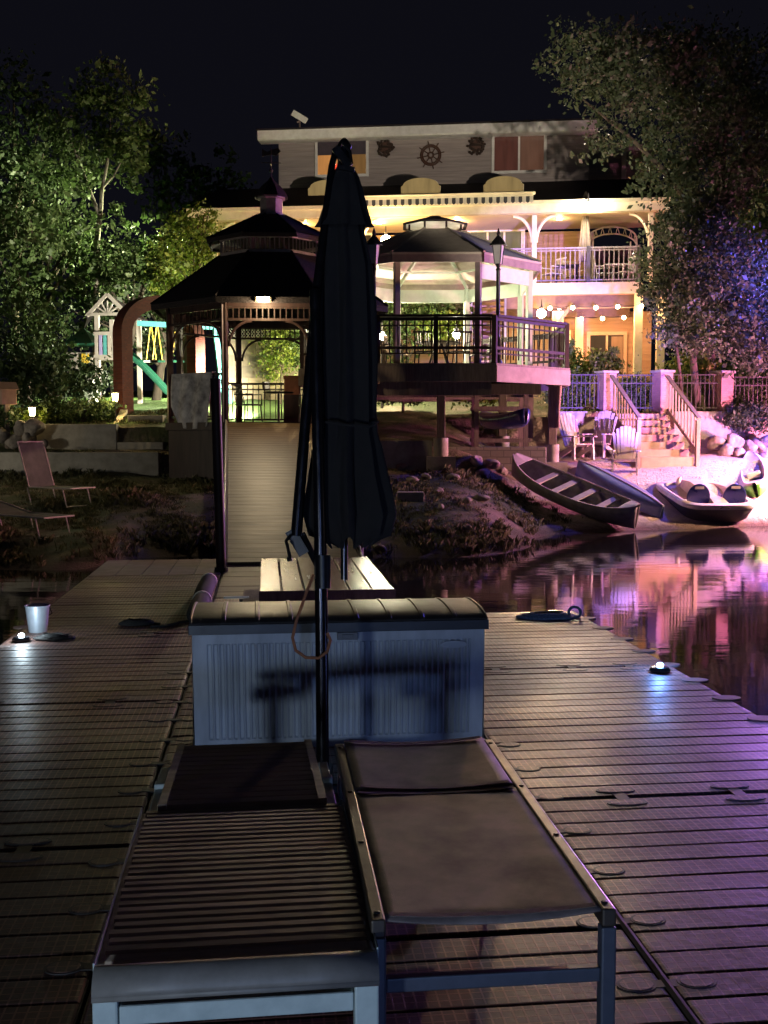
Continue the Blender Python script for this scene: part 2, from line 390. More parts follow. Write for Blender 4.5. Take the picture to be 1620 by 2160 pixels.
def groundmat():
    m, t, b = nt('bank_ground')
    tc = nd(t,'ShaderNodeTexCoord'); co = tc.outputs['Object']
    sp = nd(t,'ShaderNodeSeparateXYZ'); lk(t, co, sp.inputs[0])
    n1 = nd(t,'ShaderNodeTexNoise', i_Scale=.8, i_Detail=8.0, i_Roughness=.65); lk(t, co, n1.inputs[0])
    n2 = nd(t,'ShaderNodeTexNoise', i_Scale=9.0, i_Detail=8.0, i_Roughness=.7); lk(t, co, n2.inputs[0])
    soil = mixc(t, n2.outputs[0], (.115,.082,.058), (.28,.21,.16))
    green = mixc(t, n2.outputs[0], (.03,.045,.015), (.10,.11,.04))
    g = nd(t,'ShaderNodeMapRange'); lk(t, n1.outputs[0], g.inputs[0]); g.inputs[1].default_value = .36; g.inputs[2].default_value = .52
    c = mixc(t, g.outputs[0], soil, green)
    # beach of pale sand on the right
    e = math_(t,'MULTIPLY_ADD', n2.outputs[0], 1.6, -.8)
    sx = nd(t,'ShaderNodeMapRange'); lk(t, math_(t,'ADD', sp.outputs[0], e), sx.inputs[0]); sx.inputs[1].default_value = 3.0; sx.inputs[2].default_value = 4.2
    sy = nd(t,'ShaderNodeMapRange'); lk(t, sp.outputs[1], sy.inputs[0]); sy.inputs[1].default_value = 28.7; sy.inputs[2].default_value = 28.5
    sand = mixc(t, n2.outputs[0], (.44,.35,.29), (.72,.62,.53))
    c = mixc(t, math_(t,'MULTIPLY', sx.outputs[0], sy.outputs[0]), c, sand)
    # mown lawn beyond the left steps
    ly = nd(t,'ShaderNodeMapRange'); lk(t, sp.outputs[1], ly.inputs[0]); ly.inputs[1].default_value = 25.3; ly.inputs[2].default_value = 25.6
    lx = nd(t,'ShaderNodeMapRange'); lk(t, sp.outputs[0], lx.inputs[0]); lx.inputs[1].default_value = -2.0; lx.inputs[2].default_value = -3.0
    lawn = mixc(t, n2.outputs[0], (.05,.11,.02), (.12,.20,.05))
    c = mixc(t, math_(t,'MULTIPLY', ly.outputs[0], lx.outputs[0]), c, lawn)
    # wet mud just above the water
    wz = nd(t,'ShaderNodeMapRange'); lk(t, math_(t,'ADD', sp.outputs[2], math_(t,'MULTIPLY', e, .08)), wz.inputs[0]); wz.inputs[1].default_value = .22; wz.inputs[2].default_value = .04
    c = mixc(t, wz.outputs[0], c, (.07,.045,.03))
    lk(t, c, b.inputs['Base Color']); b.inputs['Roughness'].default_value = .9
    n3 = nd(t,'ShaderNodeTexNoise', i_Scale=14.0, i_Detail=10.0, i_Roughness=.7); lk(t, co, n3.inputs[0])
    bump(t, b, n3.outputs[0], 1.0, .12)
    return m
xs = sorted(set([-120,-80,-50,-35,-28,-22,-18]+[round(-16+.25*i,3) for i in range(129)]+[18,22,28,35,50,80,120]))
ys = sorted(set([-30,0,8,12]+[round(13+.22*i,3) for i in range(112)]+[24.05,24.15,24.9,25.05,28.5,28.6]+[38,40,43,47,52,60,75,95,140]))
g = MB(); g.grid([[(x, y, terrain(x, y)) for x in xs] for y in ys])
structure(g.build('ground', groundmat(), smooth=60), 'grassy bank rising from the water to the yard, sandy beach on the right')
def watermat():
    m, t, b = nt('lake_water')
    b.inputs['Base Color'].default_value = (.010,.009,.007,1); b.inputs['Roughness'].default_value = .045
    b.inputs['IOR'].default_value = 1.33
    tc = nd(t,'ShaderNodeTexCoord'); mp = nd(t,'ShaderNodeMapping'); lk(t, tc.outputs['Object'], mp.inputs[0])
    mp.inputs['Scale'].default_value = (.8, 2.6, 1); mp.inputs['Rotation'].default_value = (0,0,R(6))
    n = nd(t,'ShaderNodeTexNoise', i_Scale=1.3, i_Detail=3.0, i_Roughness=.5); lk(t, mp.outputs[0], n.inputs[0])
    n2 = nd(t,'ShaderNodeTexNoise', i_Scale=7.0, i_Detail=2.0); lk(t, mp.outputs[0], n2.inputs[0])
    bump(t, b, math_(t,'ADD', n.outputs[0], math_(t,'MULTIPLY', n2.outputs[0], .12)), .10, .022)
    return m
w = MB(); w.grid([[(x, y, 0) for x in (-120,-20,20,120)] for y in (-40,0,14,28)])
structure(w.build('water', watermat()), 'dark rippled lake water reflecting the coloured lights')

# ================================================================ floating dock (own frame: x across, y along)
DZ = .34
DF = Fr((0,0), math.degrees(math.atan(250*math.cos(TH)/F)))
def dk(px, py, z): return DF.loc(G(px, py, z))
dock = thing('floating_dock', 'brown modular floating dock of ribbed plastic sections leading to the gangway', 'dock', (0,0,0), DF.rz)
dock['kind'] = 'thing'
def deck_section(u0, u1, v0, v1, pitch=.145, mat=DOCK, cross=True):
    m = MB(); g = .004
    n = max(1, round((v1-v0-.03)/pitch)); p = (v1-v0-.03)/n
    rnd = random.Random(int(v0*100+u0*37))
    if cross:
        for i in range(n):
            a = v0+.015+i*p; dz = rnd.uniform(-.0015,.0015)
            y0, y1 = a+.003, a+p-.003; z1 = DZ+dz; zb = DZ-.007
            m.add([(u0+.012,y0,zb),(u1-.012,y0,zb),(u1-.012,y1,zb),(u0+.012,y1,zb),
                   (u0+.02,y0+.003,z1-.0015),(u1-.02,y0+.003,z1-.0015),(u1-.02,y1-.003,z1-.0015),(u0+.02,y1-.003,z1-.0015),
                   (u0+.03,y0+.007,z1),(u1-.03,y0+.007,z1),(u1-.03,y1-.007,z1),(u0+.03,y1-.007,z1)],
                  [(0,1,5,4),(1,2,6,5),(2,3,7,6),(3,0,4,7),(4,5,9,8),(5,6,10,9),(6,7,11,10),(7,4,8,11),(8,9,10,11)])
    else:
        k = 5; q = (u1-u0-.03)/k
        for i in range(k):
            m.box(u0+.015+i*q+.006, u0+.015+(i+1)*q-.006, v0+.015, v1-.015, DZ-.022, DZ)
    m.cur = 1
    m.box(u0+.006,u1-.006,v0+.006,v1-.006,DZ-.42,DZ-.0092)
    return m.build('deck_section', [mat, DOCKDK], dock)
UL0, UL1, UC1, UR1 = -2.13, -.545, 1.20, 2.92
vL = [-6.0, -3.5, -1.0, 1.9, 4.32, 6.72, 9.05, 10.7, 12.9]
for a, b in zip(vL, vL[1:]): deck_section(UL0, UL1, a, b)
deck_section(UL0, UL1, 12.9, 14.55, mat=SLABM, cross=False)
vC = [-6.2, -4.0, -1.6, 1.2, 3.4, 5.9, 8.4, 11.0]
for a, b in zip(vC, vC[1:]): deck_section(UL1, UC1, a, b)
deck_section(UL1, UC1, 11.0, 13.95, pitch=.42, mat=BOARD)
vR = [-6.4, -3.8, -1.2, 1.9, 4.67, 7.38, 9.82]
for a, b in zip(vR, vR[1:]): deck_section(UC1, UR1, a, b)
def coupler(x, y, along):
    m = MB()
    for sgn in (-1, 1):
        c = (x+sgn*.095*(not along), y+sgn*.085*along)
        pts = [(c[0]+(.062 if not along else .095)*math.cos(a), c[1]+(.045 if not along else .04)*math.sin(a)) for a in [2*math.pi*i/20 for i in range(20)]]
        m.cur = 1; m.prism(pts, DZ-.02, DZ+.0025)
        pin = [(c[0]+(q[0]-c[0])*.84, c[1]+(q[1]-c[1])*.82) for q in pts]
        m.cur = 0; m.prism(pin, DZ+.0026, DZ+.004); m.cur = 1
    if along: m.box(x-.03, x+.03, y-.05, y+.05, DZ-.02, DZ+.0015)
    else: m.box(x-.05, x+.05, y-.022, y+.022, DZ-.02, DZ+.0015)
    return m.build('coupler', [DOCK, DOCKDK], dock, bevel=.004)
for j in vR[4:-1]:
    for x in (UC1+.42, UC1+.98, UC1+1.4): coupler(x, j, True)
for j in vL[4:-2]:
    for x in (UL0+.4, UL0+1.15): coupler(x, j, True)
for i in range(7): coupler(UC1, 3.02+.42*i, False)
for i in range(12): coupler(UL1, 2.9+.42*i, False)
# hinge pipe lying in the long right joint, empty coupler tabs on the outer edges
m = MB(); m.tube([(UC1, .5, DZ-.012), (UC1, 5.2, DZ-.012)], .018, 8); m.build('hinge_pipe', RUBBER, dock, smooth=40)
for i in range(11):
    y = 4.4+.5*i; q = MB(); pts = [(UR1-.02+.095*math.cos(a), y+.062*math.sin(a)) for a in [2*math.pi*k/18 for k in range(18)]]
    q.prism(pts, DZ-.014, DZ+.004); q.build('edge_tab', SLABM, dock, bevel=.005)
for i in range(7):
    y = 5.0+.9*i; q = MB(); pts = [(UL0+.02+.09*math.cos(a), y+.06*math.sin(a)) for a in [2*math.pi*k/18 for k in range(18)]]
    q.prism(pts, DZ-.014, DZ+.004); q.build('edge_tab', SLABM, dock, bevel=.005)

# dock lights
def dock_light(loc, label, power, color):
    t = thing('dock_light', label, 'light', DF.wor((loc[0],loc[1],DZ)), DF.rz, 'solar lights along the dock edges')
    m = MB(); m.lathe([(.07,.004),(.075,.02),(.06,.04),(.02,.046)], 16); m.build('housing', STEELDARK, t, smooth=40)
    m = MB(); m.lathe([(.022,.047),(.024,.056),(.016,.064),(.006,.068)], 12); m.build('lens', EM('dock_led_'+('blue' if color[0] < .5 else 'white'), (.20,.42,1.0) if color[0] < .5 else (.75,.92,1.0), 26), t, smooth=60)
    lamp(t, (0,0,.13), power, color, .03 if loc[1] > 0 else .14); return t
p = dk(1392,1418,DZ); dock_light((p.x,p.y), 'bright blue light puck on the right dock edge by the water', 4.0, (.16,.36,1.0))
p = dk(45,1338,DZ+.06); dock_light((p.x,p.y), 'bright white light puck beside the bucket on the left dock edge', 3.4, (.72,.9,1.0))
dock_light((UR1-.02,4.35), 'blue light puck on the near right dock edge', 4.0, (.2,.3,1.0))
dock_light((.75,-3.0), 'blue light puck on the dock behind the loungers', 95, (.27,.45,1.0))
dock_light((-1.9,-.8), 'pale light puck on the left dock edge behind the loungers', 120, (.60,.76,.95))

# bucket, rope heaps, coiled rope
p = G(80,1332,DZ); t = thing('bucket', 'pale galvanised bucket beside the white light on the left dock edge', 'bucket', p)
m = MB(); m.lathe([(.075,.0),(.10,.215),(.106,.22),(.106,.228),(.097,.225),(.072,.012)], 20, cap=False); m.lathe([(.072,.012),(.0,.012)],20,cap=False); m.build('pail', M('galvanised', (.55,.60,.68), (.40,.45,.52), 8, .4, .3), t, smooth=40)
m = MB(); m.tube([(-.104,0,.205),(-.108,.05,.15),(-.07,.1,.125),(0,.118,.115),(.07,.1,.125),(.108,.05,.15),(.104,0,.205)], .004, 6); m.build('handle', STEELDARK, t, smooth=60)
def rope_heap(name, label, loc, r, n, mat, seed, rr=.013, flat=.35, rz=0, ex=1.9):
    rnd = random.Random(seed); pts = []
    for i in range(n):
        a = i*.55; q = r*(1-.55*i/n)*(1+rnd.uniform(-.16,.16))
        pts.append((q*ex*math.cos(a), q*math.sin(a), rr+flat*r*i/n*(.6+.4*rnd.random())))
    m = MB(); m.tube(pts, rr, 6); o = m.build(name, mat, smooth=70); o.location = loc; o.rotation_euler[2] = rz; tag(o, label, 'rope'); return o
rope_heap('rope_heap', 'dark tangled rope heap beside the bucket', G(115,1350,DZ), .085, 46, RUBBER, 1, .012, .5)
rope_heap('rope_heap', 'dark tangled rope heap in the middle of the left dock', G(290,1319,DZ), .09, 46, RUBBER, 2, .012, .5)
o = MB(); o.tube([G(318,1322,DZ+.01), G(350,1321,DZ+.01), G(380,1312,DZ+.01), G(412,1309,DZ+.01)], .012, 6)
tag(o.build('mooring_line', RUBBER, smooth=60), 'dark line lying between the rope heap and the black fenders', 'rope')
t = thing('coiled_rope', 'pale blue braided rope coiled flat at the far right dock corner', 'rope', G(1152,1304,DZ))
m = MB(); pts = []
for i in range(90):
    a = i*.42; q = .30-.0019*i; pts.append((q*math.cos(a)*.92, q*.42*math.sin(a), .014+.012*(i//30)+.004*math.sin(i*1.7)))
m.tube(pts, .014, 6); m.build('coil', ROPEB, t, smooth=70)
m = MB(); m.tube([(.26+.055*math.cos(a), .0, .055+.05*math.sin(a)) for a in [i*.5 for i in range(26)]], .014, 6); m.build('hitch', ROPEB, t, smooth=70)
m = MB(); m.box(.03,.17,.05,.11,.03,.06); m.build('cleat', STEELDARK, t, bevel=.01)
# small things on the left: fenders between lane and gangway
FE = [((412,1300),(428,1262)),((424,1262),(442,1222))]
for i, (a, b) in enumerate(FE):
    t = thing('fender', ['black rubber fender roll with a white band nearest the dock box','black rubber fender roll at the foot of the tall post'][i], 'fender', (0,0,0), 0, 'fenders beside the gangway foot')
    A = G(a[0],a[1],DZ+.07); B = G(b[0],b[1],DZ+.07); d = (B-A)
    m = MB(); m.tube([A, A+d*.08, A+d*.5, A+d*.92, B], [.06,.085,.09,.085,.06], 14); m.build('roll', RUBBER, t, smooth=50)
    m = MB(); m.tube([A+d*.84, A+d*.9], .094, 16); m.build('band', WHITE, t, smooth=50)

# ================================================================ mooring posts
def post(px0, py0, px1, py1, z0, r, label):
    B = G(px1, py1, z0); A = D(px0, py0, B.y)
    t = thing('mooring_post', label, 'post', (B.x,B.y,0))
    m = MB(); m.tube([(0,0,-.9), (0,0,z0), (A.x-B.x, 0, A.z)], r, 16); m.build('pile', DARKWOOD, t, smooth=40)
    m = MB(); m.tube([(A.x-B.x,0,A.z),(A.x-B.x,0,A.z+.02)], r*1.03, 16); m.build('cap', RUBBER, t, smooth=40)
    m = MB(); m.lathe([(r*1.35,z0-.03),(r*1.35,z0+.05),(r*1.02,z0+.05)], 16); m.build('collar', RUBBER, t, smooth=40)
post(454,802,467,1205,DZ,.062,'tall dark mooring post at the left of the gangway')
post(757,800,757,1182,DZ,.062,'dark mooring post behind the closed umbrella')

# ================================================================ gangway
a0, a1 = G(480,1186,DZ+.05), G(758,1184,DZ+.05)
b0, b1 = D(481,891,22.0), D(664,893,22.25)
t = thing('gangway', 'brown boarded ramp climbing from the dock to the dark gazebo', 'ramp', (0,0,0))
m = MB(); k = 46
for i in range(k):
    f0 = (i+.02)/k; f1 = (i+.98)/k
    q = [a0.lerp(b0,f0), a1.lerp(b1,f0), a1.lerp(b1,f1), a0.lerp(b0,f1)]; dn = Vector((0,0,-.04))
    m.add(q+[x+dn for x in q], [(0,1,2,3),(4,7,6,5),(0,4,5,1),(1,5,6,2),(2,6,7,3),(3,7,4,0)])
m.build('tread_boards', BOARD, t)
for A, B in ((a0,b0),(a1,b1)):
    m = MB(); e = Vector((-.03 if A is a0 else .03,0,-.06)); m.beam(A+e, B+e, .05, .2); m.build('side_beam', GREYWOOD, t)
    m = MB(); h = Vector((-.045 if A is a0 else .045,0,.05)); m.tube([A+h, B+h], .014, 8); m.build('edge_rail', M('galv_rail', (.55,.55,.5), (.4,.4,.37), 8, .35, .7), t, smooth=50)

# ================================================================ dock box
A = dk(408,1583,DZ); B = dk(1044,1596,DZ); W2 = (B.x-A.x)/2; bx = (A.x+B.x)/2; by = A.y+.0
t = thing('dock_box', 'pale ribbed plastic dock box with a curved dark lid', 'box', DF.wor((bx,by,DZ)), DF.rz+R(0.4))
HB, DB = .655, .62
m = MB()
xs_ = np.linspace(-W2, W2, 440); zs_ = [0,.05,.052,.06,.56,.568,.575,HB]
P = []
for z in zs_:
    row = []
    for x in xs_:
        ins = (.06 <= z <= .56) and abs(x) < W2-.075
        y = -.004+(.012 if ins else 0)
        if ins: y += -.015*max(0, math.sin((x+W2)/.0325*2*math.pi))**.7
        row.append((x*(1+.012*(z/HB-1)), y, z))
    P.append(row)
m.grid(P)
m.add([(-W2,0,0),(W2,0,0),(W2,DB,0),(-W2,DB,0),(-W2,0,HB),(W2,0,HB),(W2,DB,HB),(-W2,DB,HB)], [(1,2,6,5),(2,3,7,6),(3,0,4,7),(4,5,6,7)])
m.build('box_body', BOXBLUE, t, smooth=50)
m = MB(); P = []
nx = 9
for i in range(nx*6+1):
    x = -W2-.012+(2*W2+.024)*(i//6+(0,.05,.07,.5,.93,.95)[i%6])/nx; rib = .007 if (i % 6 in (0,1,5)) else 0
    row = [(x,-.03,HB-.03)]
    for k in range(15):
        a = math.pi*k/14; row.append((x, -.03+(DB+.06)*(1-math.cos(a))/2, HB+.012+(.050+rib)*math.sin(a)**.8))
    row.append((x,DB+.03,HB-.03)); P.append(row)
m.grid(P)
for e in (0,-1):
    row = P[e]; m.add(row, [tuple(range(len(row)))])
m.build('lid', LIDBL, t, smooth=35)
m = MB(); m.box(-W2-.016,W2+.016,-.036,-.0305,HB-.032,HB+.02); m.build('lid_lip', M('lid_lip', (.03,.03,.035), (.02,.02,.025), 5, .4), t, bevel=.002)
m = MB(); q = dk(975,1368,1.0); bxx = W2*.78
m.add([], []); pts = [(bxx+.072*math.cos(a), HB-.115+.02*math.sin(a)) for a in [2*math.pi*i/28 for i in range(28)]]
m.slab(pts, -.0155, -.004); m.cur = 1
pts = [(bxx+.060*math.cos(a), HB-.115+.013*math.sin(a)) for a in [2*math.pi*i/28 for i in range(28)]]
m.slab(pts, -.017, -.0156); m.build('oval_badge', [BOXBLUE, M('badge_face', (.42,.46,.52), (.38,.42,.48), 9, .3)], t)
m = MB(); m.box(-.02,.09,-.034,-.006,HB-.075,HB-.034); m.box(.005,.065,-.040,-.0345,HB-.066,HB-.044); m.build('latch', M('latch_grey', (.16,.16,.17), (.12,.12,.13), 9, .4), t, bevel=.003)
for s in (-1,1):
    m = MB(); m.tube([(s*(W2*.985),DB-.1,HB-.02),(s*W2*.985,DB+.02,HB+.01)], .012, 8); m.build('hinge', STEELDARK, t)
m = MB(); m.box(-W2*.80,-W2*.62,.30,.32,HB+.108,HB+.118); o = m.build('handle', WHITE, t, bevel=.003)

# ================================================================ picnic table
A = dk(546,1247,DZ+.70); B = dk(833,1242,DZ+.70); C = dk(548,1178,DZ+.70)
tx, tw = (A.x+B.x)/2, B.x-A.x; tl = C.y-A.y
t = thing('picnic_table', 'wooden picnic table with a wet plank top behind the dock box', 'table', DF.wor((tx,A.y,DZ)), DF.rz)
for i in range(6):
    m = MB(); q = tw/6; x = -tw/2+i*q; m.box(x+.005,x+q-.005,0,tl,.655,.70); m.build('plank', TABLEW, t, bevel=.004)
m = MB()
for y in (.04, tl-.09): m.box(-tw/2+.03,tw/2-.03,y,y+.05,.575,.654)
m.box(-tw/2,tw/2,-.012,-.001,.60,.70); m.build('frame', GREYWOOD, t, bevel=.003)
for s in (-1,1):
    m = MB(); m.box(s*(tw/2-.0)-.13,s*(tw/2)+.13,-.05,tl+.05,.41,.45); m.build('bench', GREYWOOD, t, bevel=.004)
    for y in (.2, tl-.25):
        m = MB(); m.beam((s*.16,y,.57),(s*.52,y,.005),.04,.09,(0,1,0)); m.build('leg', GREYWOOD, t)
for y in (.242, tl-.208):
    m = MB(); m.box(-tw/2-.16,tw/2+.16,y,y+.04,.33,.41); m.build('bench_support', GREYWOOD, t)

# ================================================================ loungers
def white_lounger():
    n = dk(502,2020,DZ+.33)
    t = thing('sun_lounger', 'white framed sun lounger with worn brown slats', 'lounger', DF.wor((n.x,n.y,DZ)), DF.rz+R(.5))
    w = .355; L = 1.10; z = .33
    k = 26
    def prof(y):   # seat rises a touch in the middle and rolls over at the foot
        return z+.012*math.sin(math.pi*min(1,max(0,y/L)))-(.012*(1-y/.10)**2 if y < .10 else 0)
    for i in range(k):
        y = .02+i*L/k; m = MB(); q = .0345; ins = .012 if i%2 else .016
        a = prof(y); b = prof(y+q); dz = random.uniform(-.001,.001)
        x0, x1 = -w+ins+random.uniform(0,.006), w-ins-random.uniform(0,.006)
        m.add([(x0,y,a-.007),(x1,y,a-.007),(x1,y+q,b-.007),(x0,y+q,b-.007),(x0,y,a+dz-.003),(x1,y,a+dz-.003),(x1,y+q,b+dz-.003),(x0,y+q,b+dz-.003),
               (x0,y+.006,a+dz+.004),(x1,y+.006,a+dz+.004),(x1,y+q-.006,b+dz+.004),(x0,y+q-.006,b+dz+.004)],
              [(3,2,1,0),(0,1,5,4),(1,2,6,5),(2,3,7,6),(3,0,4,7),(4,5,9,8),(5,6,10,9),(6,7,11,10),(7,4,8,11),(8,9,10,11)])
        m.build('slat', SLATBR, t)
    for s in (-1,1):
        m = MB(); P = []
        for i in range(24):
            y = -.02+i*(L+.03)/23; a = prof(max(0,y))-.016-(.02 if i == 0 else 0); x0 = s*w; x1 = s*(w-.05)
            P.append([(x0,y,a-.07),(x0,y,a+.008),(x0-s*.006,y,a+.010),(x1+s*.006,y,a+.006),(x1,y,a+.004),(x1,y,a-.03)])
        m.grid(P, flip=s>0); m.build('side_rail', SLATBR if s>0 else SLATBR, t, smooth=30)
        m = MB(); m.box(s*w-.004 if s<0 else s*w, s*w if s<0 else s*w+.004, -.02, L+.01, z-.012, z+.016); m.build('edge_trim', RESIN, t)
    m = MB(); P = []
    for i in range(9):
        a = i/8*math.pi/2; P.append([(x, -.02-.055*math.sin(a)+.0, z+.008-.05*(1-math.cos(a))) for x in (-w,-w*.5,0,w*.5,w)])
    m.grid(P, flip=True)
    m.add([(-w,-.075,z-.042),(w,-.075,z-.042),(w,-.075,z-.056),(-w,-.075,z-.056)], [(3,2,1,0)])
    m.build('foot_apron', M('apron_resin', (.27,.25,.23), (.18,.165,.15), 7, .5, bmp=.15), t, smooth=60, solid=.006)
    for s in (-1,1):
        m = MB(); m.box(min(s*w,s*(w-.062)),max(s*w,s*(w-.062)),-.072,-.025,0,z-.057); m.build('leg', RESIN, t, bevel=.006)
        m = MB(); m.box(min(s*(w-.01),s*(w-.055)),max(s*(w-.01),s*(w-.055)),L+.34,L+.39,0,z-.01); m.build('leg', RESIN, t, bevel=.006)
        m = MB(); m.box(min(s*(w-.012),s*(w-.05)),max(s*(w-.012),s*(w-.05)),L-.03,L+.62,z-.10,z-.03); m.build('base_rail', RESIN, t, bevel=.005)
    m = MB(); m.box(-w+.064,w-.064,-.066,-.03,z-.125,z-.075); m.build('crossbar', RESIN, t, bevel=.005)
    bk = MB(); wb = .285; n2 = 13
    for i in range(n2):
        y = L+.012+i*.70/n2; z0 = z+.012+.012*(i/n2); q = MB()
        m = bk; x = wb-.02*(i/n2); 
        m.add([(-x,y,z0-.01),(x,y,z0-.01),(x,y+.037,z0-.004),(-x,y+.037,z0-.004),(-x,y+.004,z0+.008),(x,y+.004,z0+.008),(x,y+.030,z0+.014),(-x,y+.030,z0+.014)],
              [(3,2,1,0),(4,5,6,7),(0,1,5,4),(1,2,6,5),(2,3,7,6),(3,0,4,7)])
    for s in (-1,1): bk.beam((s*wb,L,z+.01),(s*(wb-.02),L+.72,z+.02),.03,.035)
    for x in (-.15,.15): bk.beam((x,L,z-.004),(x,L+.72,z+.006),.03,.02)
    bk.build('backrest', SLATBR, t)
    return t
white_lounger()
def black_lounger():
    n = dk(1045,1945,DZ+.36)
    t = thing('sun_lounger', 'black metal sun lounger with a stained brown grey sling', 'lounger', DF.wor((n.x,n.y,DZ)), DF.rz-R(.3))
    w = .315; z = .36; L = 1.64
    for s in (-1,1):
        m = MB(); m.box(s*w-.02,s*w+.02,0,L,z-.03,z+.02); m.build('side_rail', M('rail_bronze',(.09,.07,.055),(.05,.04,.035),14,.4,.4,bmp=.06), t, bevel=.006)
        for y in (-.001, L-.25):
            m = MB(); m.box(s*w-.021,s*w+.021,y,y+.042,0,z-.031); m.build('leg', BLACKMETAL if y > 0 else M('leg_lit_blue',(.10,.11,.15),(.07,.08,.11),14,.42,.3,bmp=.06), t, bevel=.006)  # near legs coloured blue for the dock light falling on them
    m = MB(); m.box(-w+.021,w-.021,.004,.034,z-.185,z-.145); m.build('crossbar', M('leg_lit_blue',(.1,.1,.1)), t, bevel=.005)
    m = MB(); m.box(-w+.021,w-.021,L-.035,L-.003,z-.02,z+.015); m.build('crossbar', BLACKMETAL, t, bevel=.005)
    m = MB(); P = []
    for i in range(25):
        y = .015+i*1.02/24; row = []
        for j in range(17):
            f = j/16*2-1; sag = .012*(1-f*f)*(.6+.4*math.cos(i*.2))+(.010*(1-f*f) if i == 0 else 0)
            row.append((f*(w-.018), y+(-.0), z+.012-sag))
        P.append(row)
    m.grid(P); m.build('sling_seat', SLING, t, smooth=60, solid=.006)
    m = MB(); P = []
    for i in range(19):
        y = 1.045+i*.59/18; row = []
        for j in range(15):
            f = j/14*2-1; row.append((f*(w-.024)-.004, y, z+.020+.010*i/18-.016*(1-f*f)))
        P.append(row)
    m.grid(P); m.build('backrest', SLING, t, smooth=60, solid=.008)
    for s in (-1,1): m = MB(); m.beam((s*(w-.055),1.02,z-.004),(s*(w-.055),1.62,z+.008),.022,.022); m.build('backrest_bar', BLACKMETAL, t)
    SEAM = M('sling_seam', (.15,.125,.115), (.09,.075,.07), 30, .8, bmp=.5, bsc=300)
    for y, wz, zz in ((.03,w-.03,z+.019),(1.02,w-.03,z+.0185),(1.06,w-.04,z+.028),(1.61,w-.04,z+.037)):
        m = MB(); P = [[(f*wz, y+e, zz-(.012 if y < 1.03 else .016)*(1-f*f)+.0025) for f in [q/8-1 for q in range(17)]] for e in (-.012,.012)]
        m.grid(P); m.build('seam', SEAM, t, solid=.002)
    for s in (-1,1):
        for y in (.045, .55, 1.03, 1.58):
            m = MB(); m.lathe([(.009,0),(.009,.003),(.004,.0045)], 10, (s*w,y,z+.0202)); m.build('bolt', BLACKMETAL, t)
    return t
black_lounger()

# ================================================================ cantilever umbrella
mb_ = dk(681,1672,DZ); t = thing('umbrella', 'tall closed navy cantilever umbrella standing in front of the dock box', 'umbrella', DF.wor((mb_.x,mb_.y,DZ)), 0)
B = DF.wor((mb_.x,mb_.y,DZ)); Yu = B.y
def U(px, py, dy=0): return D(px, py, Yu+dy)-B
m = MB(); m.box(-.30,.30,-.035,.035,.002,.05); m.box(-.035,.035,-.30,.30,.003,.051); m.build('base', BLACKMETAL, t, bevel=.01)
m = MB(); m.tube([(0,0,.0), U(679,1400), U(675,1100), U(668,800), U(664,610)], [.030,.030,.029,.026,.024], 16); m.build('mast', STEELDARK, t, smooth=40)
m = MB(); m.tube([U(681,1240), U(680,1170)], .037, 16); m.build('slider', BLACKMETAL, t, smooth=40)
m = MB(); m.tube([U(625,1130,.02), U(645,880,.04), U(668,615,.06), U(700,350,.10), U(708,318,.11)], [.026,.025,.022,.016,.014], 14); m.build('boom', STEELDARK, t, smooth=40)
m = MB(); m.beam(U(636,1125,.03), U(674,1200,.0), .012, .03); m.build('link_arm', STEELDARK, t)
m = MB(); m.beam(U(612,1118,.03), U(642,1168,.03), .04, .05); m.tube([U(612,1130,.0), U(603,1142,-.03), U(606,1150,-.05), U(612,1178,-.06)], .008, 8); m.tube([U(606,1180,-.06), U(616,1178,-.06)], .012, 8); m.build('crank', BLACKMETAL, t, smooth=40)
cx = 728
prof = [(352,17),(362,24),(372,29),(400,38),(440,48),(468,57),(479,64)]
def fold(z_px, half, ctr, lobes=8, n=64, depth=.28, seed=0):
    c = U(ctr, z_px, .12); r = half/F*Yu; out = []
    for j in range(n):
        a = 2*math.pi*j/n; q = r*(1-depth*(.5-.5*math.cos(lobes*a+seed))**.6*(1+.35*math.sin(3*a+z_px*.011)))*(1+.03*math.sin(19*a+z_px*.02))
        out.append((c.x+q*math.cos(a), c.y+q*.62*math.sin(a), c.z))
    return out
m = MB(); m.grid([f+[f[0]] for f in [fold(y, h, 727+(y-352)*.0, depth=.10+.001*(y-352)) for y, h in prof]]); m.build('canopy_flap', CANVAS, t, smooth=50)
prof2 = [(470,40,726),(490,45,724),(560,58,729),(640,64,730),(760,66,731),(870,65,732),(915,66,733),(950,76,733),(1000,86,733),(1050,96,735),(1085,101,737)]
m = MB(); rows = [fold(y, h, c, depth=.20+.22*min(1,(y-470)/300), n=128) for y, h, c in prof2]
last = rows[-1]; cc = U(737,1150,.12)
hem = []
for j, p in enumerate(last):
    a = 2*math.pi*j/128; k = .5+.5*math.cos(8*a); d = .10+.06*(1-k)
    hem.append((cc.x+(p[0]-cc.x)*(.60+.28*k), cc.y+(p[1]-cc.y)*(.6+.2*k), p[2]-d))
rows.append(hem); m.grid([r_+[r_[0]] for r_ in rows]); m.build('canopy', CANVAS, t, smooth=50, solid=.004)
m = MB(); c = U(726,330,.12)
m.lathe([(.034,-.05),(.03,-.02),(.036,.0),(.028,.02),(.036,.045),(.02,.07),(.008,.082)], 14, (c.x,c.y,c.z)); m.build('finial', BLACKMETAL, t, smooth=40)
m = MB(); m.beam(U(706,312,.06), U(738,352,.06), .03, .035); m.beam(U(712,352,.06), U(748,358,.06), .02, .02); m.tube([U(716,310,.03),U(722,300,.03),U(738,318,.03),U(742,345,.03)], .008, 6); m.build('hub', BLACKMETAL, t, smooth=40)
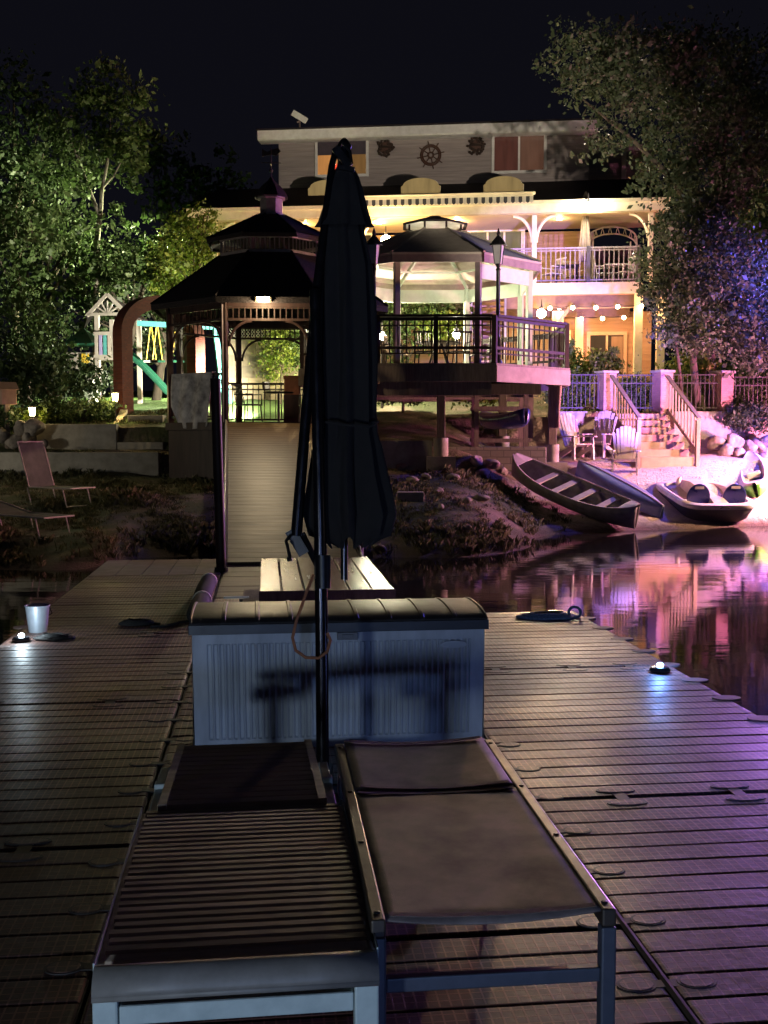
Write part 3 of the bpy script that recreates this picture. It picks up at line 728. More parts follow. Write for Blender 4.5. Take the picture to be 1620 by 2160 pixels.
m = MB(); m.tube([U(726,1130,.12), U(726,1222,.12)], .017, 12); m.build('centre_pole', STEELDARK, t, smooth=40)
m = MB(); m.tube([U(790,875,.06),U(797,890,.02),U(780,900,-.0),U(730,897,-.02),U(686,890,.0)], .006, 6); m.build('tie_strap', CANVAS, t, smooth=60)
o = MB(); o.tube([DF.wor((0,0,0))*0+B+U(662,1212,-.035), B+U(648,1245,-.05), B+U(625,1310,-.06), B+U(617,1345,-.06), B+U(624,1372,-.06), B+U(645,1387,-.06), B+U(672,1388,-.055), B+U(690,1375,-.05), B+U(697,1350,-.04), B+U(690,1335,-.035)], .0075, 8)
tag(o.build('cord', ROPE, smooth=60), 'orange brown cord looped over the umbrella mast', 'cord')
# ================================================================ gazebos
def oct_(k, Rr, z): 
    a = R(-112.5+45*k); return Vector((Rr*math.cos(a), Rr*math.sin(a), z))
def frustum(m, R0, z0, R1, z1, th=.05):
    for k in range(8):
        p = [oct_(k,R0,z0), oct_(k+1,R0,z0), oct_(k+1,R1,z1), oct_(k,R1,z1)]
        q = [v-Vector((0,0,th)) for v in p]
        m.add(p+q, [(0,1,2,3),(7,6,5,4),(0,4,5,1),(2,6,7,3)])
def ringband(m, Ro, z0, z1, th=.04, ks=range(8)):
    for k in ks:
        a, b = oct_(k,Ro,z0), oct_(k+1,Ro,z0); m.beam(a.lerp(b,.001)+Vector((0,0,(z1-z0)/2)), b+Vector((0,0,(z1-z0)/2)), th, z1-z0)
def gface(k, Rr, f, z): return oct_(k,Rr,z).lerp(oct_(k+1,Rr,z), f)
def hip_ribs(m, R0, z0, R1, z1, r=.03):
    for k in range(8): m.tube([oct_(k,R0,z0+.01), oct_(k,R1,z1+.01)], r, 6)
BW = [LEAF]
# --- dark gazebo at the head of the gangway
s1 = 1.86; R1 = s1*1.3066; ap = s1*1.2071
fc = D(567,760,22.2); an = R(4)
gz = thing('gazebo', 'dark wooden two tiered gazebo with cupola at the head of the gangway', 'gazebo', (fc.x-math.sin(an)*ap, 22.2+math.cos(an)*ap, 0), an)
FZ = 2.29; EZ = 4.80
m = MB(); m.prism([oct_(k,R1+.06,0)[:2] for k in range(8)], FZ-.16, FZ); m.build('floor', DARKWOOD, gz)
m = MB(); ringband(m, R1-.02, FZ-1.25, FZ-.165, .03); m.build('skirt', DARKWOOD, gz)
for k in range(8):
    p = oct_(k, R1-.06, 0); m = MB(); m.obox((p.x,p.y,(FZ+EZ)/2), (.12,.12,EZ-FZ), rz=R(-112.5+45*k)); m.build('post', DARKWOOD, gz, bevel=.008)
for k in range(8):
    m = MB()
    for z, h in ((EZ-.06,.16),(EZ-.40,.05),(EZ-.16,.03)): m.beam(gface(k,R1-.06,.03,z), gface(k,R1-.06,.97,z), .05, h)
    for i in range(15): q = gface(k,R1-.06,(i+.5)/15,0); m.beam((q.x,q.y,EZ-.38),(q.x,q.y,EZ-.17),.022,.022)
    m.build('frieze', DARKWOOD, gz)
    for e in (0,1):
        m = MB(); pts = []
        for i in range(7):
            a = i/6*math.pi/2; f = .05+.26*(1-math.cos(a)); z = EZ-.95+.52*math.sin(a)
            q = gface(k,R1-.06,f if e == 0 else 1-f,z); pts.append(q)
        m.tube(pts, .028, 6); m.build('bracket', DARKWOOD, gz, smooth=50)
for k in (1,2,3,4,5,6,7):
    m = MB()
    for z, h in ((FZ+1.0,.05),(FZ+.86,.03),(FZ+.12,.04)): m.beam(gface(k,R1-.06,.03,z), gface(k,R1-.06,.97,z), .05, h)
    for i in range(13): q = gface(k,R1-.06,(i+.5)/13,0); m.beam((q.x,q.y,FZ+.12),(q.x,q.y,FZ+1.0),.022,.022)
    m.build('railing', DARKWOOD, gz)
m = MB(); frustum(m, R1+.34, EZ+.02, 1.22, 5.96); ringband(m, R1+.32, EZ-.10, EZ+.012, .03); hip_ribs(m, R1+.34, EZ+.02, 1.22, 5.96); m.build('lower_roof', SHINGLE, gz)
PLANKW = M('painted_frieze', (.30,.24,.24), (.2,.16,.16), 8, .6)
m = MB(); ringband(m, 1.20, 5.93, 6.02, .04); ringband(m, 1.20, 6.27, 6.36, .04)
for k in range(8):
    for i in range(9): q = gface(k,1.20,(i+.5)/9,0); m.beam((q.x,q.y,6.0),(q.x,q.y,6.29),.025,.025)
m.build('clerestory', PLANKW, gz)
m = MB(); frustum(m, 1.52, 6.32, .34, 6.93); ringband(m, 1.50, 6.24, 6.33, .03); hip_ribs(m, 1.52, 6.32, .34, 6.93, .022); m.build('upper_roof', SHINGLE, gz)
m = MB(); m.lathe([(.33,6.86),(.33,6.97),(.27,6.98),(.27,7.30),(.33,7.31),(.33,7.36)], 8, ph=R(22.5))
m.build('cupola', PLANKW, gz)
m = MB(); m.lathe([(.40,7.34),(.36,7.42),(.22,7.60),(.08,7.72),(.03,7.80)], 8, ph=R(22.5)); m.build('cupola_roof', SHINGLE, gz)
m = MB(); m.tube([(0,0,7.75),(0,0,8.45)], .014, 6); m.tube([(-.22,0,8.12),(.22,0,8.12)], .009, 6); m.tube([(0,-.22,8.05),(0,.22,8.05)], .009, 6); m.ball((0,0,7.95), .045, 8)
m.slab([(-.20,8.26),(.0,8.30),(.12,8.27),(.22,8.38),(.16,8.45),(.05,8.42),(-.08,8.36),(-.2,8.42)], -.006, .006); m.build('weather_vane', IRON, gz)
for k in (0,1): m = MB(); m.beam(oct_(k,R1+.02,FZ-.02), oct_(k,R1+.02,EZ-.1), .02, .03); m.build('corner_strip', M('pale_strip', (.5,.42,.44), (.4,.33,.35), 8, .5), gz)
# its lamp bar
lp = Vector((gz.location.x, gz.location.y, 0)) + Matrix.Rotation(an,3,'Z') @ Vector((-.09,-(ap+.34),EZ-.03))
t = thing('wall_lamp', 'small bright lamp bar under the front eave of the dark gazebo', 'lamp', lp, an)
m = MB(); m.box(-.17,.17,-.02,.03,-.055,.055); m.build('housing', M('lamp_bronze', (.12,.10,.06), (.08,.07,.05), 9, .4, .4), t, bevel=.008)
m = MB(); m.box(-.125,.125,-.034,-.021,-.034,.034); m.build('lens', EM('warm_bar', (1,.84,.5), 70), t)
lamp(t, (0,-.06,-.12), 60, (1,.76,.42), .05)
lamp(t, (0,-.07,-.10), 48, (1,.80,.55), .06, 172, (.10,-1,-.12), .5)
# towel over the front left rail
def place_face(k, f, z, off, Rr=R1-.06):
    q = gface(k,Rr,f,z); n = (oct_(k,1,0)+oct_(k+1,1,0)).normalized(); return q+n*off
m = MB(); P = []
for i in range(19):
    f = i/18; z = FZ+1.04-1.12*f*(1+.0); row = []
    for j in range(25):
        g_ = j/24; lo = .09+.10*max(0,f-.72)*3*(1 if g_ < .5 else 0); ww = .82-.06*f
        u_ = lo+(ww-lo)*g_
        fold_ = .03+.02*math.sin(g_*17+f*4)+.035*f*math.sin(g_*9+1.5)**2
        zz = z-.06*math.sin(g_*math.pi)*f+(.16*f*max(0,(.18-g_)/.18)**2)+(.08 if 0 else 0)
        row.append(place_face(7, u_, zz, .05+fold_))
    P.append(row)
P.insert(0, [place_face(7, .09+.73*j/24, FZ+1.05, -.03) for j in range(25)])
m.grid(P); o = m.build('towel', TOWEL, smooth=70, solid=.008); o.location = gz.location; o.rotation_euler[2] = an
tag(o, 'stained grey towel hung over the left rail of the dark gazebo', 'towel')
# bistro set
def patio_chair(name, label, cat, mat, group=None, w=.46, sh=.44, h=.9, arms=True, back=7):
    t = thing(name, label, cat, group=group)
    m = MB(); m.box(-w/2,w/2,-w/2,w/2,sh-.03,sh); m.build('seat', mat, t, bevel=.006)
    m = MB()
    for i in range(back): x = -w/2+.03+i*(w-.06)/(back-1); m.beam((x,w/2-.02,sh+.02),(x,w/2+.08,h-.02),.018,.018)
    m.beam((-w/2,w/2+.08,h-.02),(w/2,w/2+.08,h-.02),.03,.05); m.build('backrest', mat, t)
    for a in (-1,1):
        for b in (-1,1): m = MB(); m.tube([(a*(w/2-.03),b*(w/2-.03),sh-.03),(a*(w/2-.0),b*(w/2),0)],.016,6); m.build('leg', mat, t)
        if arms: m = MB(); m.tube([(a*w/2,w/2+.03,sh+.22),(a*w/2,-w/2+.02,sh+.22),(a*w/2,-w/2+.02,sh)],.016,6); m.build('armrest', mat, t)
    return t
def gpt(x, y, z, root=None):
    root = root or gz
    return Vector((root.location.x, root.location.y, 0))+Matrix.Rotation(root.rotation_euler[2],3,'Z') @ Vector((x,y,z))
c0 = patio_chair('patio_chair', 'black iron chair left of the table inside the dark gazebo', 'chair', IRON, 'chairs in the dark gazebo'); c0.location = gpt(-.55,.1,FZ); c0.rotation_euler[2] = R(70)
dup(c0, gpt(.85,.2,FZ), R(-75), 'black iron chair right of the table inside the dark gazebo')
t = thing('bistro_table', 'small round black table inside the dark gazebo', 'table', gpt(.12,.3,FZ))
m = MB(); m.lathe([(.34,.70),(.35,.715),(.34,.73)],20); m.build('top', IRON, t); m = MB(); m.lathe([(.2,0),(.19,.02),(.03,.04),(.025,.7)],12); m.build('pedestal', IRON, t, smooth=40)
t = thing('planter', 'square terracotta planter on the far rail of the dark gazebo', 'planter', gpt(.42,1.9,FZ+.72))
m = MB(); m.box(-.19,.19,-.17,.17,0,.42); m.box(-.21,.21,-.19,.19,.38,.46); m.build('pot', TERRA, t, bevel=.01); m = MB(); m.box(-.17,.17,-.15,.15,.461,.465); m.build('soil', DARKBARK, t)
m = MB(); m.box(-.2,.2,-.2,.2,-.72,-.002); m.build('stand', DARKWOOD, t)

# --- raised octagonal deck with the pale gazebo
s2 = 2.66; R2 = s2*1.3066; DFZ = 3.60
dc = Vector((1.22, 26.8, 0)); dr = R(-1.5)
dkp = thing('raised_deck', 'raised octagonal timber deck with dark railings on posts above the bank', 'deck', dc, dr)
m = MB(); m.prism([oct_(k,R2,0)[:2] for k in range(8)], DFZ-.05, DFZ); m.build('deck_floor', GREYWOOD, dkp)
FASC_LIT = M('deck_fascia_lit', (.34,.27,.25), (.24,.19,.18), 4, .75, bmp=.35, bsc=26)
for k in range(8):
    m = MB(); a, b = oct_(k,R2-.01,DFZ-.23), oct_(k+1,R2-.01,DFZ-.23); m.beam(a, b, .05, .355); m.build('fascia', FASC_LIT if k in (1,2) else GREYWOOD, dkp, bevel=.004)  # right-hand boards in a lighter colour, standing in for light on them
m = MB()
for y in (-2.4,-.8,.8,2.4): m.box(-2.4,2.4,y-.05,y+.05,DFZ-.66,DFZ-.42)
m.beam(oct_(0,R2-.25,DFZ-.55), oct_(1,R2-.25,DFZ-.55), .08, .30); m.build('joist', GREYWOOD, dkp)
for k in range(8):
    p = oct_(k,R2-.1,0); m = MB(); m.obox((p.x,p.y,DFZ+.50),(.11,.11,1.10), rz=R(22.5+45*k)); m.build('rail_post', DARKWOOD, dkp, bevel=.006)
for k in range(8):
    if k == 4: continue
    m = MB()
    q = lambda f, z: gface(k,R2-.1,f,z)
    m.beam(q(.02,DFZ+1.04), q(.98,DFZ+1.04), .13, .05); m.beam(q(.02,DFZ+.97), q(.98,DFZ+.97), .04, .07)
    m.beam(q(.02,DFZ+.34), q(.98,DFZ+.34), .05, .06)
    if k in (0,1,7): m.beam(q(.03,DFZ+.83), q(.97,DFZ+.83), .03, .03); m.beam(q(.03,DFZ+.22), q(.97,DFZ+.22), .03, .03)
    nb = 14
    for i in range(nb):
        a = q((i+.5)/nb, 0); m.beam((a.x,a.y,DFZ+.10 if k else DFZ+.22),(a.x,a.y,DFZ+.95),.03,.03)
    m.build('railing', DARKWOOD, dkp)
p = gface(0,R2-.1,.5,0); m = MB(); m.obox((p.x,p.y,DFZ+.50),(.10,.10,1.06)); m.build('rail_post', DARKWOOD, dkp)
for px, Y, zb in ((930,24.3,1.66),(1165,25.75,1.5),(1060,25.9,1.7)):
    P_ = D(px,900,Y)-dc; P_ = Matrix.Rotation(-dr,3,'Z') @ P_
    m = MB(); m.obox((P_.x,P_.y,(zb+.3+DFZ-.42)/2),(.19,.19,DFZ-.42-zb-.3)); m.build('support_post', GREYWOOD, dkp, bevel=.01)
    m = MB(); m.lathe([(.17,zb-.25),(.17,zb+.30)],18,(P_.x,P_.y,0)); m.obox((P_.x,P_.y,zb-.30),(.66,.6,.36)); m.build('footing', CONC, dkp, smooth=40)
for x in (-2.0,2.5):
    m = MB(); m.obox((x,.8,2.6),(.18,.18,1.3)); m.build('support_post', GREYWOOD, dkp)
m = MB(); a = D(1182,800,25.7)-dc
m.tube([(a.x-.0,a.y,3.2),(a.x-.02,a.y,2.6),(a.x-.02,a.y,2.2)], [.06,.035,.045], 10); m.build('hanging_bracket', PALEBRICK, dkp)
# boat rack under the deck
t = thing('storage_rack', 'timber rack frame under the raised deck', 'rack', D(1060,935,25.4))
for x in (-.62,.55):
    for y in (0,.9): m = MB(); m.box(x-.05,x+.05,y-.05,y+.05,-.1,1.35); m.build('upright', GREYWOOD, t)
for z in (.02,.78): 
    for y in (-.06,.86): m = MB(); m.box(-.7,.65,y-.001,y+.04,z,z+.09); m.build('rail', GREYWOOD, t)
# kayak-like blue shell on the rack
def hull(m, L, Bm, Dp, n=24, k=11, rocker=.12, pw=.55, flat=.0, tip=.02):
    P = []
    for i in range(n+1):
        u = i/n*2-1; wd = Bm/2*max(tip,(1-abs(u)**2.2))**pw; sh = Dp*(1+.55*abs(u)**3.0); kz = rocker*abs(u)**3; row = []
        for j in range(k+1):
            a = math.pi*(j/k); c = -math.cos(a); sgn = 1 if c >= 0 else -1
            row.append((sgn*abs(c)**.75*wd, u*L/2, kz+(sh-kz)*(1-math.sin(a)**.8)))
        P.append(row)
    m.grid(P); return P
r0 = D(1062,905,25.9)
t = thing('kayak', 'blue and white kayak stored on the rack under the raised deck', 'kayak', r0, R(14))
m = MB(); hull(m, 2.9, .74, .30); m.build('hull', NAVYPL, t, smooth=60, solid=.012)
m = MB(); P = []
for i in range(25):
    u = i/24*2-1; wd = .37*max(.02,1-abs(u)**2.2)**.55; P.append([(-wd,u*1.45,.30*(1+.55*abs(u)**3)+.005),(0,u*1.45,.30*(1+.55*abs(u)**3)+.10*(1-u*u)),(wd,u*1.45,.30*(1+.55*abs(u)**3)+.005)])
m.grid(P, flip=True); m.build('deck', M('kayak_white', (.55,.55,.62), (.1,.14,.4), 2.2, .35), t, smooth=60)

s3 = 1.92; R3 = s3*1.3066
pg = thing('gazebo', 'pale octagonal gazebo with a low grey roof on the raised deck', 'gazebo', (1.27,27.1,0), R(-1))
EZ2 = 5.98
for k in range(8):
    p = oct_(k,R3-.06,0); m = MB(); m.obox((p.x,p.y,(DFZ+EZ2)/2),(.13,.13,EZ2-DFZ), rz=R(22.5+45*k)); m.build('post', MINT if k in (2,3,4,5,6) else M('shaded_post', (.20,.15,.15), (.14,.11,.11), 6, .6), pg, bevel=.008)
m = MB(); ringband(m, R3-.05, EZ2-.36, EZ2-.02, .06, ks=(1,2,3,4,5,6)); m.build('inner_beam', MINT, pg)
m = MB(); ringband(m, R3+.20, EZ2-.03, EZ2+.17, .035); m.build('fascia', M('gazebo_fascia', (.26,.20,.19), (.18,.14,.14), 5, .7), pg)
m = MB(); frustum(m, R3+.24, EZ2+.19, .70, 7.06); hip_ribs(m, R3+.24, EZ2+.19, .70, 7.06, .03); m.build('roof', GREYROOF, pg)
m = MB()
for k in range(8):
    m.beam(oct_(k,R3-.02,EZ2+.02), oct_(k,.3,6.98), .05, .10)
    a = oct_(k,R3*.62,6.30); b = oct_(k+1,R3*.62,6.30); m.beam(a,b,.03,.05)
m.build('rafters', MINT, pg)
m = MB(); m.prism([oct_(k,.80,0)[:2] for k in range(8)], 7.225, 7.245); m.build('cap_soffit', WHITE, pg)
m = MB(); 
for k in range(8): a = oct_(k,.69,7.02); m.beam(a, (a.x,a.y,7.25), .05, .05)
m.build('cap_posts', DARKWOOD, pg)
m = MB(); frustum(m, .86, 7.25, .14, 7.46); m.lathe([(.16,7.43),(.15,7.47),(.02,7.49)],8,ph=R(22.5)); m.build('cap_roof', SHINGLE, pg)
# furniture under it
t = thing('patio_table', 'round glass topped patio table in the pale gazebo', 'table', gpt(.1,-.2,DFZ,pg))
m = MB(); m.lathe([(.58,.70),(.60,.72),(.58,.74)],28); m.build('top', IRON, t)
for a in range(4): m = MB(); m.tube([(.1*math.cos(a*1.57+.8),.1*math.sin(a*1.57+.8),.7),(.42*math.cos(a*1.57+.8),.42*math.sin(a*1.57+.8),0)],.02,6); m.build('leg', IRON, t)
for i, (x, y, a, lb) in enumerate(((-.95,-.4,75,'dark patio chair at the left of the round table'),(1.15,-.1,-80,'dark patio chair at the right of the round table'),(-.25,-1.15,165,'dark patio chair with its back to the deck rail, left one'),(.55,-1.1,195,'dark patio chair with its back to the deck rail, right one'))):
    if i == 0: c0 = patio_chair('patio_chair', lb, 'chair', IRON, 'chairs in the pale gazebo'); c = c0
    else: c = dup(c0, label=lb)
    c.location = gpt(x,y,DFZ,pg); c.rotation_euler[2] = R(a)
# lamp posts on the deck corners
def lamp_post(px, Y, label, base, dy=0):
    b = D(px, 700, Y); b.z = base
    t = thing('lamp_post', label, 'lamp post', b, group='lamp posts on the raised deck')
    m = MB(); m.lathe([(.11,0),(.11,.05),(.075,.12),(.075,.5),(.055,.58),(.045,.62),(.045,2.05),(.06,2.08),(.035,2.12),(.075,2.2)],12); m.build('pole', BLACKMETAL, t, smooth=40)
    m = MB()
    m.lathe([(.085,2.205),(.135,2.60)],4,ph=R(20)); m.build('glass', M('frosted_glass', (.42,.40,.40), (.36,.34,.34), 5, .3), t)
    m = MB()
    for i in range(4): a = R(20)+i*math.pi/2; m.beam((.09*math.cos(a),.09*math.sin(a),2.20),(.142*math.cos(a),.142*math.sin(a),2.61),.02,.02)
    m.lathe([(.20,2.60),(.19,2.635),(.12,2.72),(.05,2.80),(.03,2.83),(.045,2.86),(.01,2.98)],8); m.build('lantern', BLACKMETAL, t)
    return t
lamp_post(1050,23.95,'black lamp post with a lantern at the right front corner of the raised deck',DFZ)
lamp_post(789,23.9,'black lamp post with a lantern half hidden by the closed umbrella',DFZ)

# ================================================================ walls and stairs on the bank
def wallbox(name, label, px0, px1, Y, z0, z1, th=.3, mat=BLOCK, cat='wall', rz=0, bev=.015):
    x0 = (px0-810)/F*Y; x1 = (px1-810)/F*Y
    m = MB(); m.box(-(x1-x0)/2,(x1-x0)/2,0,th,0,z1-z0); o = m.build(name, mat, bevel=bev); o.location = ((x0+x1)/2,Y,z0); o.rotation_euler[2] = rz
    return tag(o, label, cat)
wallbox('retaining_wall', 'stained block wall at the foot of the bank beside the umbrella', 800, 912, 24.35, 1.15, 1.9, .4, CONC)
wallbox('retaining_wall', 'low block wall under the raised deck', 944, 1152, 24.9, 1.2, 1.75, .3, BLOCK)
wallbox('retaining_wall', 'smooth concrete wall behind the plastic chairs', 1157, 1290, 28.45, 1.2, 2.66, .25, CONC)
wallbox('retaining_wall', 'smooth concrete wall right of the beach stairs', 1420, 1541, 28.45, 1.2, 2.66, .25, CONC)
wallbox('timber_edging', 'low timber edging below the pile of rocks', 1470, 1590, 27.9, 1.28, 1.52, .15, GREYWOOD, 'edging')
wallbox('planter_wall', 'long low concrete planter wall left of the steps', 60, 247, 24.84, 1.55, 2.28, .25, CONC)
wallbox('lower_wall', 'long dark lower wall above the folding lounge chairs', -60, 335, 23.9, .95, 1.64, .3, CONC)
wallbox('curb', 'small block lying on the bank beside the umbrella', 838, 895, 20.6, .68, .92, .25, CONC, 'block')
st = thing('garden_steps', 'wide concrete garden steps leading up to the lawn', 'steps', (0,0,0))
for i, (px0, px1, Y, z0, z1) in enumerate(((243,345,24.86,1.5,1.86),(250,345,25.2,1.5,2.16),(271,345,25.6,1.5,2.50))):
    m = MB(); m.box((px0-810)/F*Y,(px1-810)/F*Y,Y,Y+.7,z0,z1); m.build('step', CONC, st, bevel=.015)
m = MB(); x = (255-810)/F*25.6
m.add([(x-.16,25.14,1.5),(x+.02,25.14,1.5),(x+.02,26.3,1.5),(x-.16,26.3,1.5),(x-.16,25.14,2.06),(x+.02,25.14,2.06),(x+.02,26.3,2.66),(x-.16,26.3,2.66)], [(3,2,1,0),(4,5,6,7),(0,1,5,4),(1,2,6,5),(2,3,7,6),(3,0,4,7)])
m.build('cheek_wall', CREAM, st, bevel=.01)
# beach stairs
sa = thing('beach_stairs', 'concrete beach stairs with timber handrails between the brick pillars', 'stairs', (7.08,26.55,0), R(8))
for i in range(7):
    z = 1.30+.185*(i+1); y = .30*i
    m = MB(); m.box(-.72,.66,y,y+.33 if i < 6 else y+.7,.9,z); m.build('step', M('tan_concrete', (.40,.28,.18), (.30,.21,.14), 5, .9, bmp=.4, bsc=30), sa, bevel=.012)
RAILW = M('rail_timber', (.30,.23,.16), (.21,.16,.12), 6, .7, bmp=.3, bsc=30)
for s in (-.80,.74):
    z0 = 1.28; m = MB(); m.box(s-.05,s+.05,-.06,.04,z0-.1,z0+1.12); m.build('newel_post', RAILW, sa, bevel=.006)
    m = MB(); m.beam((s,-.10,z0+1.15),(s,1.95,z0+2.32),.11,.05); m.build('handrail', RAILW, sa, bevel=.006)
    m = MB(); m.beam((s,-.02,z0+.32),(s,1.9,z0+1.42),.04,.09); m.build('bottom_rail', RAILW, sa)
    for i in range(9):
        y = .16+i*.20; m = MB(); zb = z0+.32+y*.578; m.box(s-.018,s+.018,y-.018,y+.018,zb,z0+1.15+y*.57); m.build('baluster', RAILW, sa)
def pillar(px, Y, z0, z1, label, w=.40, mat=PALEBRICK, rz=22):
    b = D(px, 830, Y)
    t = thing('brick_pillar', label, 'pillar', (b.x,Y,z0), R(rz), 'brick pillars along the iron fence')
    m = MB(); m.box(-w/2,w/2,-w/2,w/2,0,z1-z0-.07); m.build('shaft', mat, t, bevel=.006)
    m = MB(); m.box(-w/2-.04,w/2+.04,-w/2-.04,w/2+.04,z1-z0-.068,z1-z0); m.build('cap', CONC, t, bevel=.012)
pillar(1278,28.9,2.3,3.75,'brick pillar at the left of the beach stairs')
pillar(1397,28.9,2.3,3.77,'brick pillar at the right of the beach stairs')
pillar(1524,28.9,2.3,3.75,'pinkish brick pillar at the right end of the concrete wall')
def fence(px0, px1, Y, z0, z1, label):
    x0 = (px0-810)/F*Y; x1 = (px1-810)/F*Y; w = x1-x0
    t = thing('iron_fence', label, 'fence', ((x0+x1)/2,Y,z0))
    for z in (z1-z0-.02,z1-z0-.24,.14): m = MB(); m.box(-w/2,w/2,-.015,.015,z-.015,z+.015); m.build('rail', IRON, t)
    m = MB(); n = int(w/.115)
    for i in range(n+1): x = -w/2+i*w/n; m.box(x-.008,x+.008,-.008,.008,0,z1-z0-.036)
    m.build('bars', IRON, t)
fence(1160,1260,28.8,2.62,3.66,'iron fence panel left of the beach stairs pillar')
fence(1300,1378,28.95,2.62,3.66,'iron gate panel between the two stair pillars')
fence(1418,1511,28.8,2.62,3.66,'iron fence panel between the right stair pillar and the pink pillar')
fence(1538,1640,28.85,2.62,3.60,'iron fence panel at the far right behind shrubs')

# ================================================================ adirondack chairs
CH_P = M('resin_chair', (.62,.56,.46), (.48,.43,.36), 6, .5)
def adirondack(label):
    t = thing('adirondack_chair', label, 'chair', group='plastic adirondack chairs on the beach')
    m = MB()
    for i in range(7):
        f = (i-3)/3; h = .86-.16*f*f; x = f*.20; xt = f*.29
        m.beam((x,.10,.33),(xt,.36,.33+h),.062+.018*(1-abs(f)),.018,(0,1,0))
    m.beam((-.26,.27,.72),(.26,.27,.72),.02,.06); m.build('backrest', CH_P, t)
    m = MB()
    for i in range(6): y = -.38+i*.085; m.obox((0,y,.39-.012*i),(.52,.078,.02),rx=R(-8))
    m.build('seat', CH_P, t)
    for s in (-1,1):
        m = MB(); m.prism([(s*.24,.22),(s*.35,.22),(s*.38,-.30),(s*.36,-.44),(s*.26,-.44),(s*.25,-.3)][::s], .57, .60); m.build('armrest', CH_P, t, bevel=.008)
        m = MB(); m.beam((s*.29,-.36,0),(s*.29,-.32,.575),.10,.035,(1,0,0)); m.build('leg', CH_P, t)
        m = MB(); m.beam((s*.28,.46,0),(s*.27,-.38,.36),.035,.11); m.build('leg', CH_P, t)
    return t
c0 = adirondack('plastic adirondack chair beside the deck footing, arms towards the water'); p = onT(1212,26.9); c0.location = p; c0.rotation_euler[2] = R(26)
p = onT(1264,27.3); c = dup(c0, p, R(-38), 'plastic adirondack chair turned sideways in shadow, in the middle of the three')
p = onT(1318,25.9); c = dup(c0, p, R(-14), 'plastic adirondack chair nearest the bottom of the stairs')

# ================================================================ boats on the beach
def orient(root, a, b, zoff=0, roll=0):
    a = Vector(a); b = Vector(b); d = (b-a); y = d.normalized(); x = y.cross(Vector((0,0,1))).normalized(); z = x.cross(y)
    mm = Matrix((x, y, z)).transposed().to_4x4(); mm = mm @ Matrix.Rotation(roll,4,'Y')
    root.matrix_world = Matrix.Translation((a+b)/2+Vector((0,0,zoff))) @ mm
def open_hull(root, L, Bm, Dp, matO, matI, thw, rail):
    m = MB(); P = hull(m, L, Bm, Dp, n=32, k=14, rocker=.07, pw=.62)
    m.build('hull', [matO], root, smooth=60, solid=.02)
    m = MB()
    for e in (0,-1): m.tube([row[e] for row in P], .018, 6)
    m.build('gunwale', rail, root, smooth=60)
    for u in thw:
        wd = Bm/2*max(.02,(1-abs(u)**2.2))**.62; sh = Dp*(1+.55*abs(u)**3)
        m = MB(); m.box(-wd+.01,wd-.01,u*L/2-.075,u*L/2+.075,sh-.06,sh-.035); m.build('thwart', rail, root)
    for e in (-1,1):
        m = MB(); P2 = []
        for i in range(6):
            u = e*(.80+.036*i); wd = Bm/2*max(.02,(1-abs(u)**2.2))**.62-.005; sh = Dp*(1+.55*abs(u)**3)+.008
            P2.append([(-wd,u*L/2,sh),(0,u*L/2,sh+.015),(wd,u*L/2,sh)])
        m.grid(P2, flip=(e>0)); m.build('end_deck', rail, root, solid=.01)
near = G(1338,1122,-.02); far = T(1078,1014)
cn = thing('canoe', 'long grey canoe with pale thwarts lying upright on the bank', 'canoe')
open_hull(cn, (far-near).length*1.0, .98, .40, HULLG, HULLG, (-.55,-.2,.12,.42), M('canoe_trim', (.55,.46,.43), (.45,.37,.35), 8, .5))
orient(cn, near+Vector((.02,-.05,.0)), far+Vector((0,0,.05)), 0, R(-16))
near = T(1400,1098); far = T(1222,1000)
c2 = thing('canoe', 'dark blue canoe turned upside down between the grey canoe and the pedal boat', 'canoe')
m = MB(); hull(m, (far-near).length, .92, .42, n=32, k=14, rocker=.06, pw=.6); m.build('hull', M('hull_blue', (.14,.18,.32), (.09,.12,.24), 4, .4), c2, smooth=60, solid=.02)
m = MB(); P_ = hull(MB(), (far-near).length, .93, .42, n=32, k=14, rocker=.06, pw=.6); m.tube([r_[0] for r_ in P_], .02, 6); m.tube([r_[-1] for r_ in P_], .02, 6); m.build('gunwale', M('gunwale_lilac', (.5,.48,.55), (.4,.38,.45), 9, .4), c2, smooth=60)
m = MB(); m.tube([(0.0,r_[7][1],r_[7][2]-.012) for r_ in P_], .022, 6); m.build('keel', M('gunwale_lilac', (.5,.5,.5)), c2, smooth=60)
orient(c2, near+Vector((0,0,.36)), far+Vector((0,0,.36)), 0, R(176))
# pedal boat
A = G(1412,1104,.05); B = G(1593,1106,.05)
pbm = (A+B)/2; tilt = math.atan2(.75, 4.0)
pb = thing('pedal_boat', 'cream and black two seat pedal boat with navy round seat backs', 'boat', (pbm.x+.05,pbm.y+.85,.50), R(6)); pb.rotation_euler = (tilt, 0, R(6))
wP, LP = .86, 1.15
def rect_ring(wx, wy, z, n=36, p=5): 
    return [(wx*math.copysign(abs(math.cos(a))**(2/p),math.cos(a)), wy*math.copysign(abs(math.sin(a))**(2/p),math.sin(a)), z) for a in [2*math.pi*i/n for i in range(n)]]
m = MB(); rr = [rect_ring(wP*.70,LP*.80,-.28), rect_ring(wP*.86,LP*.92,-.16), rect_ring(wP*.97,LP*.99,.06), rect_ring(wP*.985,LP,.10)]
m.grid([r_+[r_[0]] for r_ in rr]); m.add(rr[0], [tuple(range(35,-1,-1))]); m.build('lower_hull', HULLB, pb, smooth=60)
m = MB(); rr = [rect_ring(wP,LP*1.02,.10), rect_ring(wP*1.02,LP*1.03,.13), rect_ring(wP*1.0,LP*1.02,.20), rect_ring(wP*.93,LP*.95,.23), rect_ring(wP*.86,LP*.88,.21), rect_ring(wP*.80,LP*.82,-.10)]
